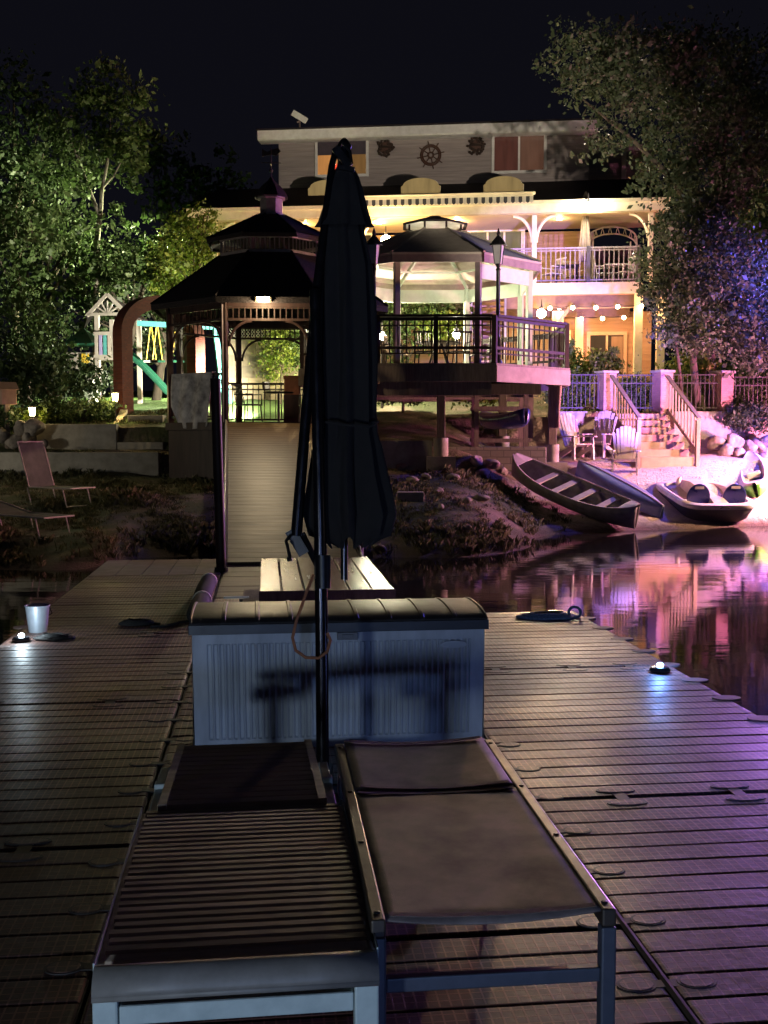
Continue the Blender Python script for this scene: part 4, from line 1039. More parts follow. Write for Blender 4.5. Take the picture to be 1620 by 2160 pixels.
m.grid([r_+[r_[0]] for r_ in rr]); m.add(rr[-1], [tuple(range(36))]); m.build('deck', BOATW, pb, smooth=40)
for s in (-1,1):
    m = MB(); m.box(s*.40-.24,s*.40+.24,-.62,-.15,-.09,.10); m.build('seat', BOATW, pb, bevel=.04)
    m = MB(); pts = [(s*.42+.27*math.cos(a), .27+.31*math.sin(a)) for a in [2*math.pi*i/32 for i in range(32)]]
    m.slab(pts, -.70, -.665); o = m.build('seat_back', NAVYPL, pb, bevel=.015)
    m = MB(); m.slab([(s*.42-.11,.46),(s*.42+.11,.46),(s*.42+.10,.52),(s*.42-.10,.52)], -.712, -.701); m.build('grip', BOATW, pb, bevel=.004)
    m = MB(); m.box(s*.42-.2,s*.42+.2,.45,.80,-.09,.05); m.build('footwell', M('well_grey', (.25,.22,.21), (.17,.15,.14), 6, .6), pb, bevel=.02)
m = MB(); P = [[(-.17,-1.0,.20),(.17,-1.0,.20)],[(-.15,-.7,.26),(.15,-.7,.26)],[(-.13,-.35,.23),(.13,-.35,.23)],[(-.11,.1,.30),(.11,.1,.30)],[(-.16,.5,.36),(.16,.5,.36)],[(-.2,.95,.30),(.2,.95,.30)]]
vs = []
m.grid(P, flip=True)
for s in (0,1):
    m.add([p for q in P for p in (q[s], (q[s][0]*1.5,q[s][1],-.1))], [((2*i,2*i+1,2*i+3,2*i+2) if s == 1 else (2*i,2*i+2,2*i+3,2*i+1)) for i in range(5)])
m.build('console', M('boat_pinkish', (.58,.48,.43), (.42,.35,.32), 5, .55), pb, smooth=20)
m = MB(); m.tube([(-.33,.78,.22),(-.30,.80,.36),(-.26,.82,.40)], [.06,.05,.02], 8); m.build('bow_cleat', BOATW, pb, smooth=50)
m = MB(); m.tube([(-.12,-1.165,.12),(-.06,-1.19,.16),(.06,-1.19,.16),(.12,-1.165,.12)], .012, 6); m.build('stern_handle', RUBBER, pb)
# green kayak at the right edge
a = T(1600,1068); b_ = a+Vector((.9,3.0,.75)); kk = thing('kayak', 'lime green and white sit on kayak at the right edge of the beach', 'kayak')
m = MB(); hull(m, 3.0, .78, .28); m.build('hull', LIME, kk, smooth=60, solid=.012)
m = MB(); P = []
for i in range(25):
    u = i/24*2-1; wd = .39*max(.02,1-abs(u)**2.2)**.55; z = .28*(1+.55*abs(u)**3); dip = .16 if abs(u) < .55 else 0
    P.append([(-wd,u*1.5,z+.005),(-wd*.7,u*1.5,z+.06),(-wd*.5,u*1.5,z+.05-dip),(wd*.5,u*1.5,z+.05-dip),(wd*.7,u*1.5,z+.06),(wd,u*1.5,z+.005)])
m.grid(P, flip=True); m.build('deck', BOATW, kk, smooth=40)
m = MB(); m.box(-.17,.17,-.75,-.1,.175,.185); m.box(-.17,.17,.05,.7,.175,.185); m.build('footwell', RUBBER, kk, bevel=.004)
m = MB(); m.box(-.17,.17,-.1,.05,.175,.34); m.build('seat', BOATW, kk, bevel=.03)
orient(kk, a, b_, .05, R(-14))

# ================================================================ rocks
def rock(label, p, r, sd, sq=(1,.8,.7), group='rocks on the bank'):
    m = MB(); m.ball((0,0,r*.35), r, 22, sq, .55, sd); o = m.build('rock', ROCK, smooth=50); o.location = p; o.rotation_euler[2] = sd
    tag(o, label, 'rock', group)
RK = [(1510,925,.30),(1545,918,.36),(1578,925,.30),(1530,938,.26),(1560,942,.24),(1600,935,.42),(1620,922,.4),(1588,960,.25),(1612,958,.24)]
for i, (px, py, r) in enumerate(RK): rock('pale rock in the pile right of the stairs below the shrubs', onT(px, 27.9-.1*i%.5)+Vector((0,0,(945-py)/F*27*.75)), r, i+3, group='rocks piled right of the stairs')
LR = [(40,900,.24),(72,902,.30),(60,922,.25),(90,930,.18),(30,928,.24),(8,915,.26)]
for i, (px, py, r) in enumerate(LR): rock('pale rock in the pile below the left path light', D(px, py, 24.55)+Vector((0,0,-.12)), r, i+31, (1,.7,.8), group='rocks piled left of the planter wall')
CR = [(1005,985,.22),(1035,990,.20),(1018,1002,.17),(1060,1000,.15),(1165,985,.17),(845,992,.16),(870,1018,.15),(900,1010,.13),(955,1012,.13),(985,1062,.12),(930,1075,.10),(1015,1055,.16),(800,1165,.12),(880,1128,.1),(985,1120,.1),(925,1040,.11)]
for i, (px, py, r) in enumerate(CR): p = T(px, py); rock('rock half sunk in the grassy bank below the raised deck', p, r, i+61, (1.2,.9,.7), group='rocks on the grassy bank')
o = T(1492,985); rock('red flat stone on the sand by the stair foot', o, .16, 99, (1,.6,.4), group=None) if 0 else None

# ================================================================ left bank and yard
def folding_lounge(label, p, rz, back):
    t = thing('folding_lounge', label, 'lounge chair', p, rz, 'folding lounge chairs on the left bank')
    FR = M('lounge_frame', (.50,.43,.40), (.4,.34,.32), 9, .45); WEB = M('lounge_webbing', (.075,.085,.075), (.05,.06,.05), 5, .8, bmp=.5, bsc=140)
    w = .30
    m = MB(); P = [[(-w,y,.34),(w,y,.34)] for y in (-.65,-.3,.05,.38)]; m.grid(P, flip=False); m.build('seat', WEB, t, solid=.015)
    m = MB(); c, s_ = math.cos(back), math.sin(back); P = [[(-w,.40+q*c,.34+q*s_),(w,.40+q*c,.34+q*s_)] for q in (0,.3,.6,.88)]; m.grid(P); m.build('backrest', WEB, t, solid=.015)
    m = MB()
    for s in (-1,1): m.tube([(s*(w+.02),-.66,.34),(s*(w+.02),.40,.35),(s*(w+.02),.40+.9*c,.35+.9*s_)], .014, 6)
    m.tube([(-w-.02,-.66,.34),(w+.02,-.66,.34)], .014, 6); m.tube([(-w-.02,-.30,.335),(w+.02,-.30,.335)], .014, 6); m.tube([(-w-.02,.40+.9*c,.35+.9*s_),(w+.02,.40+.9*c,.35+.9*s_)], .014, 6); m.build('frame', FR, t)
    for y in (-.45,.45): m = MB(); m.tube([(-w-.02,y,.34),(-w-.02,y-.1,0),(w+.02,y-.1,0),(w+.02,y,.34)], .013, 6); m.build('leg', FR, t)
    return t
p = T(165,1072); folding_lounge('folding lounge chair with its backrest raised upright on the left bank', p+Vector((-.45,.2,.04)), R(62), R(72))
p = T(112,1136); folding_lounge('folding lounge chair lying flat in front of the raised one', p+Vector((-.45,.35,.02)), R(58), R(12))
# box on a post
p = D(14,835,24.7); t = thing('birdhouse', 'tan wooden box on a post at the left edge', 'box', (p.x,p.y,p.z), R(35))
m = MB(); m.box(-.17,.17,-.2,.2,-.2,.16); m.build('body', TANBOX, t, bevel=.01)
m = MB(); m.add([(-.22,-.24,.14),(.22,-.24,.14),(.22,.24,.14),(-.22,.24,.14),(-.22,0,.32),(.22,0,.32)],[(0,1,5,4),(2,3,4,5),(1,2,5),(3,0,4),(3,2,1,0)]); m.build('roof', TANBOX, t)
m = MB(); m.box(-.05,.05,-.05,.05,-1.3,-.2); m.build('post', GREYWOOD, t)
def path_light(px, py, Y, label, e):
    p = D(px, py, Y)
    t = thing('path_light', label, 'lamp', p, group='path lights in the left planting')
    m = MB(); m.lathe([(.055,-.10),(.075,.09)],12); m.build('lens', EM('path_glow', (1,.78,.38), 16), t, smooth=60)
    m = MB(); m.lathe([(.10,.092),(.085,.125),(.02,.15)],12); m.build('cap', BLACKMETAL, t, smooth=40)
    m = MB(); m.lathe([(.05,-.14),(.05,-.101)],10); m.lathe([(.014,-.6),(.014,-.14)],8); m.build('stake', BLACKMETAL, t)
    lamp(t, (0.0,-.16,.02), e, (1,.72,.30), .06)
path_light(68,868,24.95,'glowing path light above the left rock pile', 7)
path_light(243,838,25.75,'glowing path light at the foot of the brick arch', 16)
# brick arch
ax0, ax1 = D(260,800,26.6), D(414,800,28.6)
t = thing('brick_arch', 'dark red brick garden arch beside the dark gazebo', 'arch', (0,0,0))
d = (ax1-ax0); d.z = 0; Lh = d.length; dn = d.normalized(); nn = Vector((-dn.y,dn.x,0)); mid = (ax0+ax1)/2
w_ = .34; dp = .34; zs0 = 2.3; spring = 4.55; Ro = Lh/2+w_/2; Ri = Lh/2-w_/2
out = []
m = MB(); prof_o = []; prof_i = []
pts_o = [(-Ro,zs0)]+[(Ro*math.cos(math.pi-a),spring+Ro*.72*math.sin(a)) for a in [math.pi*i/24 for i in range(25)]]+[(Ro,zs0)]
pts_i = [(-Ri,zs0)]+[(Ri*math.cos(math.pi-a),spring+(Ro*.72-w_)*math.sin(a)) for a in [math.pi*i/24 for i in range(25)]]+[(Ri,zs0)]
vs = []
for (x, z), (x2, z2) in zip(pts_o, pts_i):
    for q, zz in ((x,z),(x2,z2)):
        for e in (-dp/2,dp/2): vs.append((mid.x+dn.x*q+nn.x*e, mid.y+dn.y*q+nn.y*e, zz))
fs = []
for i in range(len(pts_o)-1):
    a = 4*i; b_ = 4*(i+1)
    fs += [(a,b_,b_+2,a+2),(a+1,a+3,b_+3,b_+1),(a,a+1,b_+1,b_),(a+2,b_+2,b_+3,a+3)]
m.add(vs, fs); m.build('brickwork', BRICK, t)
# play set
PX = lambda px, Y: (px-810)/F*Y
zg = terrain(PX(240,31),31)
t = thing('play_tower', 'timber play tower with a gabled roof and green slide', 'playset', (PX(240,31),31,zg), R(-8))
TW = M('play_timber', (.45,.40,.36), (.34,.3,.27), 6, .7)
for x in (-.42,.42):
    for y in (0,1.1): m = MB(); m.box(x-.06,x+.06,y-.06,y+.06,0,2.55); m.build('post', TEAL if y == 0 and x > 0 else TW, t)
m = MB(); m.box(-.48,.48,-.06,1.16,1.28,1.34); m.build('platform', TW, t)
m = MB(); m.box(-.5,.5,-.1,-.062,1.98,2.08); m.box(-.5,.5,-.1,-.062,1.34,1.42); m.build('rail', TW, t)
for i in range(7):
    x = -.42+i*.13; m = MB(); m.box(x-.045,x+.045,-.10,-.07,1.421,1.979); m.build('board', [TW, M('lilac_board',(.35,.30,.55),(.28,.24,.45),6,.6), TEAL, TW, TW, WHITE, TW][i], t)
m = MB(); m.add([(-.66,-.2,2.48),(0,-.2,3.14),(.66,-.2,2.48),(-1.5,1.5,2.35),(-.7,1.5,3.2),(.62,1.3,2.52)],[(0,1,4,3),(1,2,5,4)]); m.build('roof', SHINGLE, t, solid=.05)
m = MB(); m.beam((-.62,-.24,2.52),(0,-.24,3.12),.04,.10); m.beam((0,-.24,3.12),(.62,-.24,2.52),.04,.10); m.beam((-.6,-.24,2.56),(.6,-.24,2.56),.04,.08)
for a in (30,60,90,120,150): m.beam((.0,-.24,2.56),(.36*math.cos(R(a)),-.24,2.58+.36*math.sin(R(a))),.025,.04)
m.build('gable', TW, t)
m = MB(); P = []
for i in range(16):
    f = i/15; x = .50+1.25*f; z = 1.36-1.22*(f**1.15 if f < .9 else .9**1.15+(f-.9)*.3)
    P.append([(x,-.10,z+.16),(x,-.06,z),(x,.30,z),(x,.34,z+.16)])
m.grid(P); m.build('slide', GREENPL, t, smooth=40, solid=.025)
m = MB(); m.box(-1.35,-.55,-.05,.9,.9,1.5); m.build('side_house', TW, t)
m = MB(); m.box(-.88,-.66,-.08,-.051,1.0,1.46); m.build('window', YELLOW, t)
m = MB(); m.add([(-1.45,-.15,1.75),(-.5,-.15,1.75),(-.5,1.0,1.75),(-1.45,1.0,1.75),(-1.0,.4,2.25)],[(0,1,4),(1,2,4),(2,3,4),(3,0,4)]); m.build('canopy', GREENPL, t)
m = MB(); m.box(-.35,-.2,-.9,-.5,.0,.7); m.build('climber', WHITE, t)
sw = thing('swing_frame', 'teal topped swing frame with yellow chained swings', 'swing', (0,0,0))
A = D(290,682,30.8); B = D(452,690,30.8)
m = MB(); m.beam(A, B, .12, .14); m.build('top_beam', TEAL, sw)
for e in (-.7,.7): m = MB(); m.beam(B, (B.x+.35,B.y+e,terrain(B.x,B.y)), .10, .10); m.build('leg', TEAL, sw)
for px in (318,331,372): 
    q = D(px,690,30.8); m = MB()
    for e in (-.09,.09): m.tube([(q.x+e*.2,q.y,q.z),(q.x+e*1.6,q.y,q.z-.95)], .018, 6)
    m.build('rope', YELLOW, sw); m = MB(); m.box(q.x-.2,q.x+.2,q.y-.08,q.y+.08,q.z-1.0,q.z-.95); m.build('swing_seat', GREENPL if px != 318 else WHITE, sw)
wallbox('stone_wall', 'chequered stone garden wall behind the dark gazebo', 470, 640, 32.2, 2.4, 4.95, .4, STONE)
m = MB(); x0, x1 = PX(488,32.3), PX(612,32.3)
for i in range(22):
    x = x0+(x1-x0)*i/21
    for s in (-1,1): m.beam((x,32.25+.02*s,4.95),(x+s*.45,32.25+.02*s,5.55),.03,.015)
m.box(x0-.1,x1+.4,32.2,32.3,5.55,5.62); tag(m.build('lattice', TW), 'wooden lattice panel on top of the stone garden wall', 'lattice')
# ================================================================ house
HF = Fr((1.3,36.1), -6.4)
hs = thing('house', 'large wooden lakeside house with a lit upper porch and balcony', 'house', (HF.o.x,HF.o.y,0), HF.rz)
def hx(px, yl, py=600): return HF.hit(px,py,yl)[0]
def hz(px, py, yl): return HF.hit(px,py,yl)[1]
def hbox(m, px0, py0, px1, py1, y0, y1):
    c = (py0+py1)/2; x0 = HF.hit(px0,c,y0)[0]; x1 = HF.hit(px1,c,y0)[0]; xm = (px0+px1)/2
    m.box(x0, x1, y0, y1, HF.hit(xm,py1,y0)[1], HF.hit(xm,py0,y0)[1])
def hw(px, py, yl): x, z = HF.hit(px,py,yl); return HF.wor((x,yl,z))
zc0, zc1 = hz(905,455,-.2), hz(905,431,-.2)      # porch fascia
zb0, zb1 = hz(1195,621,-.1), hz(1195,597,-.1)    # balcony edge
zp = 3.95
xL, xR = hx(408,0,440), hx(1402,0,430)
# walls
m = MB(); hbox(m, 588,270,1243,400, 3.4,3.6); m.build('wall', SIDINGD, hs)
m = MB(); a = hx(455,2.4); b = hx(1243,2.4); m.box(a,b,2.4,2.55,zb1+.002,zc0-.12); m.build('wall', SIDING, hs)
m = MB(); m.box(b-.001,b+.15,2.551,6.0,zb1+.002,zc0-.12); m.box(b+.151,xR,5.8,5.95,zb1+.002,zc0-.12); m.build('wall', SIDINGD, hs)
m = MB(); m.box(hx(640,2.4),hx(1376,2.4),2.4,2.55,zp-1.0,zb0-.3); m.build('wall', sidingmat('lower_siding',(.44,.30,.20),(.34,.23,.16),.22), hs)
m = MB(); m.box(hx(1165,1.9),hx(1190,1.9),1.9,2.39,zp-.8,zb0-.3); m.box(hx(1215,2.2),hx(1232,2.2),2.2,2.398,zp-.8,zb0-.3); m.build('corner_board', CREAM, hs)
# roofs and fascias
m = MB(); m.add([(xL-.1,-.25,zc1+.01),(xR+.1,-.25,zc1+.01),(xR+.1,3.45,hz(905,388,3.4)),(xL-.1,3.45,hz(905,388,3.4)),(xL-.1,-.25,zc1-.1),(xR+.1,-.25,zc1-.1),(xR+.1,3.45,hz(905,388,3.4)-.1),(xL-.1,3.45,hz(905,388,3.4)-.1)],[(0,1,2,3),(7,6,5,4),(0,4,5,1),(1,5,6,2),(2,6,7,3),(3,7,4,0)]); m.build('porch_roof', SHINGLE, hs)
m = MB(); m.box(xL-.12,xR+.12,-.30,-.252,zc0,zc1); m.box(xL-.14,xR+.14,-.36,-.301,zc1-.10,zc1+.015); m.build('porch_fascia', CREAM, hs)
m = MB(); m.box(xL,xR,-.248,2.399,zc0-.04,zc0+.02); m.build('porch_ceiling', M('ceiling_boards',(.55,.44,.28),(.45,.36,.22),4,.6,stretch=(.3,6,1)), hs)
m = MB(); zt0, zt1 = hz(900,283,2.8), hz(900,264,2.8); a, b2 = hx(543,2.8,270), hx(1262,2.8,270)
m.box(a,b2,2.8,2.86,zt0,zt1); m.build('top_fascia', WHITE, hs)
m = MB(); m.add([(a-.05,2.75,zt1+.004),(b2+.05,2.75,zt1+.004),(b2+.05,8,zt1+.7),(a-.05,8,zt1+.7),(a-.05,2.75,zt1+.05),(b2+.05,2.75,zt1+.05),(b2+.05,8,zt1+.78),(a-.05,8,zt1+.78)],[(3,2,1,0),(4,5,6,7),(0,1,5,4),(1,2,6,5),(2,3,7,6),(3,0,4,7)]); m.build('roof', SHINGLE, hs)
m = MB(); m.box(a,b2,2.861,3.398,zt0-.02,zt0+.02); m.build('soffit', WHITE, hs)
m = MB(); m.box(b2-.3,xR+.3,5.0,5.2,hz(1300,400,5),hz(1300,300,5)); m.build('rear_wing', SIDINGD, hs)
m = MB(); m.box(b2-.2,xR+1,4.6,4.7,hz(1300,318,4.6),hz(1300,306,4.6)); m.build('rear_fascia', WHITE, hs)
m = MB(); x = hx(1312,4.8); m.box(x-.08,x+.08,4.72,4.85,hz(1300,396,4.8),hz(1300,320,4.8)); m.build('rear_post', WHITE, hs)
# windows
def window(px0, py0, px1, py1, yl, panes, fr=WHITE, fw=.10, parts=2, name='window'):
    m = MB(); c = (py0+py1)/2; x0 = HF.hit(px0,c,yl)[0]; x1 = HF.hit(px1,c,yl)[0]; xm = (px0+px1)/2; z0 = hz(xm,py1,yl); z1 = hz(xm,py0,yl)
    m.box(x0,x1,yl-.07,yl-.002,z1-fw,z1); m.box(x0,x1,yl-.07,yl-.002,z0,z0+fw); m.box(x0,x0+fw,yl-.069,yl-.003,z0+fw,z1-fw); m.box(x1-fw,x1,yl-.069,yl-.003,z0+fw,z1-fw)
    wn = m.build(name, fr, hs, bevel=.006); q = (x1-x0-2*fw)/parts
    m = MB()
    for i in range(1,parts): m.box(x0+fw+i*q-.035,x0+fw+i*q+.035,yl-.06,yl-.004,z0+fw,z1-fw)
    if parts > 1: m.build('mullion', fr, wn)
    for i in range(parts):
        m = MB(); m.box(x0+fw+i*q+.002,x0+fw+(i+1)*q-.002,yl-.03,yl-.006,z0+fw+.002,z1-fw-.002); m.build('pane', panes[i], wn)
    return wn, x0+fw, x1-fw, z0+fw, z1-fw
def litglass(name, c, s): 
    m, t, b = nt(name); b.inputs['Base Color'].default_value = (.02,.02,.02,1); b.inputs['Roughness'].default_value = .1
    tc = nd(t,'ShaderNodeTexCoord'); n = nd(t,'ShaderNodeTexNoise', i_Scale=2.2, i_Detail=3.0); mp = nd(t,'ShaderNodeMapping'); mp.inputs['Scale'].default_value = (2.5,1,.35); lk(t, tc.outputs['Object'], mp.inputs[0]); lk(t, mp.outputs[0], n.inputs[0])
    lk(t, mixc(t, n.outputs[0], c, tuple(x*.35 for x in c)), b.inputs['Emission Color']); b.inputs['Emission Strength'].default_value = s; return m
LG1 = litglass('lit_orange_glass',(.62,.26,.07),.55); LG2 = litglass('dim_red_glass',(.20,.06,.04),.22); LG3 = litglass('dim_rose_glass',(.22,.10,.06),.30)
wn, x0, x1, z0, z1 = window(665,284,778,374,3.4,[LG1,litglass('amber_glass',(.34,.17,.05),.30)])
m = MB(); zm = z0+(z1-z0)*.52; m.box(x0,x1,3.33,3.335,zm,z1); m.build('blind', M('dark_blind',(.07,.05,.07),(.05,.04,.05),6,.7), wn)
m = MB(); xq = x0+.55; m.box(xq,xq+.3,3.355,3.36,z0+.002,z0+.38); m.build('red_curtain', EM('red_cloth_glow',(.6,.05,.02),.7), wn)  # curtain emits its own light in place of the lit room
window(1037,273,1153,366,3.4,[LG2,LG3])
window(985,482,1107,598,2.4,[litglass('porch_glass',(.30,.24,.13),.45)]*3,WHITE,.13,3,'sliding_door')
window(700,490,790,596,2.4,[DARKGLASS]*2,WHITE,.12,2,'sliding_door')
wn, x0, x1, z0, z1 = window(1237,700,1322,800,2.4,[LG2 if 0 else litglass('lower_glass',(.16,.09,.05),.25)]*2,M('peach_frame',(.62,.45,.34),(.5,.36,.27),6,.6),.12,2,'sliding_door')
m = MB(); m.box(x1-.42,x1-.02,2.33,2.36,z0,z1-.05); m.build('curtain', M('curtain_tan',(.30,.22,.16),(.22,.16,.12),3,.9,stretch=(9,1,.3)), wn)
# porch posts and curved brackets
def hpost(px, sides):
    x = hx(px,0,480); m = MB(); m.box(x-.08,x+.08,-.16,0,zb1+.003,zc0-.042); po = m.build('porch_post', CREAM, hs, bevel=.01)
    for s in sides:
        m = MB(); pts = []
        for i in range(9):
            a_ = math.pi/2*i/8; pts.append((x+s*(.07+.62*(1-math.cos(a_))), -.08, zc0-.92+.86*math.sin(a_)))
        m.tube(pts, .055, 6); m.build('bracket', CREAM, po, smooth=50)
hpost(455,(1,-1)); hpost(600,(1,-1)); hpost(1127,(-1,1)); hpost(1372,(-1,)); hpost(760,(1,-1))
# balcony
m = MB(); xa, xb = hx(1000,-.1,610), hx(1346,-.1,610); m.box(xa,xb,-.12,2.398,zb0+.01,zb1); m.build('balcony_floor', GREYWOOD, hs)
m = MB(); m.box(xa-.02,xb+.02,-.17,-.121,zb0,zb1+.002); m.build('balcony_fascia', M('balcony_board',(.58,.52,.52),(.48,.43,.43),4,.6), hs)
m = MB(); m.box(hx(455,.3),xa-.03,.2,2.398,zb0+.01,zb1); m.build('porch_floor', GREYWOOD, hs)
m = MB(); m.box(xa,xb,.1,.30,zb0-.42,zb0+.008); m.box(xa,xb,2.2,2.396,zb0-.5,zb0+.008); m.build('beam', M('dark_beam',(.16,.10,.085),(.11,.07,.06),6,.7), hs)
m = MB(); m.box(xa,xb,-.1,2.2,zb0-.012,zb0+.006); m.build('balcony_soffit', M('soffit_boards',(.42,.25,.19),(.33,.2,.15),5,.7), hs)
for px in (1345,1392):
    x = hx(px,0,740); m = MB(); m.box(x-.13,x+.13,-.15,.11,zp-1.2,zb0-.002); m.build('lower_post', CREAM, hs, bevel=.01)
m = MB(); x = hx(1172,0,690); m.beam((x,-.02,hz(1172,690,0)),(x+.55,-.02,hz(1202,640,0)),.07,.11); m.build('knee_brace', GREYWOOD, hs)
zr0, zr1 = hz(1240,592,-.05), hz(1240,521,-.05)
m = MB(); m.box(xa,xb,-.09,-.03,zr1-.05,zr1); m.box(xa,xb,-.08,-.04,zr0,zr0+.04); m.box(xa,xb,-.08,-.04,zr1-.12,zr1-.09)
n = int((xb-xa)/.155)
for i in range(n+1): x = xa+(xb-xa)*i/n; m.box(x-.014,x+.014,-.074,-.046,zr0+.041,zr1-.051)
m.build('balcony_railing', M('rail_lilac',(.42,.36,.40),(.33,.28,.31),9,.5), hs)
for px in (1060,1241,1346): x = hx(px,-.06,560); m = MB(); m.box(x-.06,x+.06,-.11,.01,zb1+.003,zr1+.03); m.build('rail_post', M('post_dark',(.12,.10,.12),(.08,.07,.08),9,.6), hs)
# retracted awning with a scalloped striped valance
m = MB(); xa2, xb2 = hx(770,-.5,420), hx(1125,-.5,420); za = hz(950,418,-.5); m.box(xa2,xb2,-.62,-.34,za-.02,za+.08); m.box(xa2-.03,xb2+.06,-.66,-.33,za+.081,za+.12); aw = m.build('awning', CREAM, hs, bevel=.01)
m = MB(); k = 46
for i in range(k):
    x0_ = xa2+(xb2-xa2)*i/k; x1_ = xa2+(xb2-xa2)*(i+1)/k; m.cur = i % 2
    m.slab([(x0_+.001,za-.021),(x1_-.001,za-.021),(x1_-.001,za-.19),((x0_+x1_)/2,za-.235),(x0_+.001,za-.19)][::-1], -.615, -.60)
m.build('valance', [M('valance_dark',(.05,.05,.055),(.03,.03,.035),9,.9), M('valance_pale',(.55,.50,.40),(.45,.42,.34),9,.9)], aw)

# things hanging or standing on the house
def onhouse(px, py, yl): p = hw(px,py,yl); return p
t = thing('ship_wheel', 'dark ship wheel mounted in the middle of the top storey wall', 'ornament', onhouse(909,328,3.38), HF.rz)
WD = M('wheel_wood',(.10,.045,.03),(.06,.03,.02),9,.5)
m = MB()
for r in (.36,.30,.10): m.tube([(r*math.cos(R(a)),-.05,r*math.sin(R(a))) for a in range(0,361,15)], .03, 6)
m.build('rim', WD, t, smooth=50)
for i in range(8):
    a = i*math.pi/4+.2; m = MB(); m.tube([(.06*math.cos(a),-.05,.06*math.sin(a)),(.5*math.cos(a),-.05,.5*math.sin(a))],[.02,.02],6); m.build('spoke', WD, t)
for px, py, lb in ((813,312,'dark round wreath left of the ship wheel on the top storey'),(1004,308,'dark round wreath right of the ship wheel on the top storey')):
    t = thing('wreath', lb, 'ornament', onhouse(px,py,3.37), HF.rz, 'round ornaments on the top storey')
    m = MB(); rnd = random.Random(px)
    for i in range(40):
        a = i*2*math.pi/40; r = .23+rnd.uniform(-.07,.09); m.ball((r*math.cos(a),-.05,r*math.sin(a)), .055, 6)
    m.lathe([(.24,0),(.24,.04)],20); o = m.build('ring', M('wreath_dark',(.06,.035,.025),(.03,.02,.015),20,.9), t)
    o2 = MB(); o2.slab([(.22*math.cos(a),.22*math.sin(a)) for a in [i*2*math.pi/24 for i in range(24)]][::-1],-.04,-.01); o2.build('disc', WD, t)
for px, lb in ((690,'cream arched dormer with added glow on the porch roof behind the closed umbrella'),(887,'cream arched dormer with added glow on the porch roof under the ship wheel'),(1062,'cream arched dormer with added glow on the porch roof under the right window')):
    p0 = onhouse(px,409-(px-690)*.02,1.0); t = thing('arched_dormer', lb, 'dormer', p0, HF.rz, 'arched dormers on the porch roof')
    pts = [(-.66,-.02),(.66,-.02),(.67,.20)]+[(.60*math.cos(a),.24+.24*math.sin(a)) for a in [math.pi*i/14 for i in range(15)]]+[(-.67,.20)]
    m = MB(); m.slab(pts, 0, .07); m.build('panel', litglass('cream_added_glow',(.62,.42,.16),.30) if 'cream_added_glow' not in bpy.data.materials else bpy.data.materials['cream_added_glow'], t, bevel=.01)  # panel emission added to brighten the arches; no lamp behind them
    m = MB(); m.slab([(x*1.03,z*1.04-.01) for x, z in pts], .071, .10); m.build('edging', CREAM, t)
p0 = onhouse(632,257,3.0); t = thing('satellite_dish', 'small pale antenna panel tilted on the top roof edge', 'antenna', p0, HF.rz)
m = MB(); m.obox((0,0,.18),(.62,.08,.22),ry=R(32)); m.build('panel', WHITE, t, bevel=.02); m = MB(); m.tube([(.0,.02,-.5),(.0,.02,.12)],.035,8); m.beam((-.1,.02,-.02),(.12,.02,.10),.05,.05); m.build('mount', GREYWOOD, t)
for px, lb in ((812,'white ceiling fan beside the closed umbrella under the porch roof'),(985,'white ceiling fan above the pale gazebo under the porch roof')):
    p0 = onhouse(px,463,.9); t = thing('ceiling_fan', lb, 'fan', p0, HF.rz, 'ceiling fans under the porch roof')
    m = MB(); m.tube([(0,0,.08),(0,0,.5)],.02,8); m.lathe([(.04,-.12),(.13,-.08),(.14,.04),(.05,.1)],14); m.build('motor', WHITE, t, smooth=40)
    for i in range(5):
        a = i*2*math.pi/5+.3; m = MB(); m.beam((.12*math.cos(a),.12*math.sin(a),-.02),(.66*math.cos(a),.66*math.sin(a),.0),.13,.015); m.build('blade', WHITE, t)
p0 = onhouse(649,492,-.2); t = thing('lantern_ball', 'small red white and blue paper ball hanging under the left porch', 'ornament', p0)
m = MB(); m.ball((0,0,0),.16,12); m.build('ball', M('ball_white',(.75,.72,.70),(.5,.12,.10),3,.6), t, smooth=60); m = MB(); m.ball((0,-.01,.07),.145,10); m.build('cap', NAVYPL, t, smooth=60)
m = MB(); m.tube([(0,0,.15),(0,0,.6)],.008,6); m.ball((.02,0,-.28),.06,8); m.build('cord', WHITE, t)
# sign
x, z = HF.hit(1188,722,2.1); t = thing('welcome_sign', 'cream welcome sign on the lower house wall left of the plants', 'sign', HF.wor((x,2.15,z)), HF.rz)
m = MB(); m.box(-.27,.27,-.02,.02,-.42,.42); m.build('board', CREAM, t, bevel=.005)
fc_ = bpy.data.curves.new('sign_text','FONT'); fc_.body = 'WELCOME'; fc_.size = .135; fc_.align_x = 'CENTER'; fc_.extrude = .003
o = bpy.data.objects.new('lettering', fc_); COL.objects.link(o); o.parent = t; o.location = (0,-.026,.20); o.rotation_euler = (R(90),0,0); o.name = 'lettering_source'; fc_.materials.append(M('sign_orange',(.50,.20,.10),(.4,.16,.08),9,.7))
bpy.context.view_layer.update()
me_ = bpy.data.meshes.new_from_object(o.evaluated_get(bpy.context.evaluated_depsgraph_get()))
o2 = bpy.data.objects.new('lettering', me_); COL.objects.link(o2); o2.parent = t; o2.location = o.location; o2.rotation_euler = o.rotation_euler
bpy.data.objects.remove(o)
m = MB(); rnd = random.Random(3)
for j in range(3):
    xx = -.17
    while xx < .15: wv = rnd.uniform(.02,.05); m.box(xx,xx+wv,-.0235,-.0205,.02-.13*j,.06-.13*j); xx += wv+.018
m.build('small_lettering', M('sign_lilac',(.36,.28,.34),(.3,.22,.28),9,.7), t)
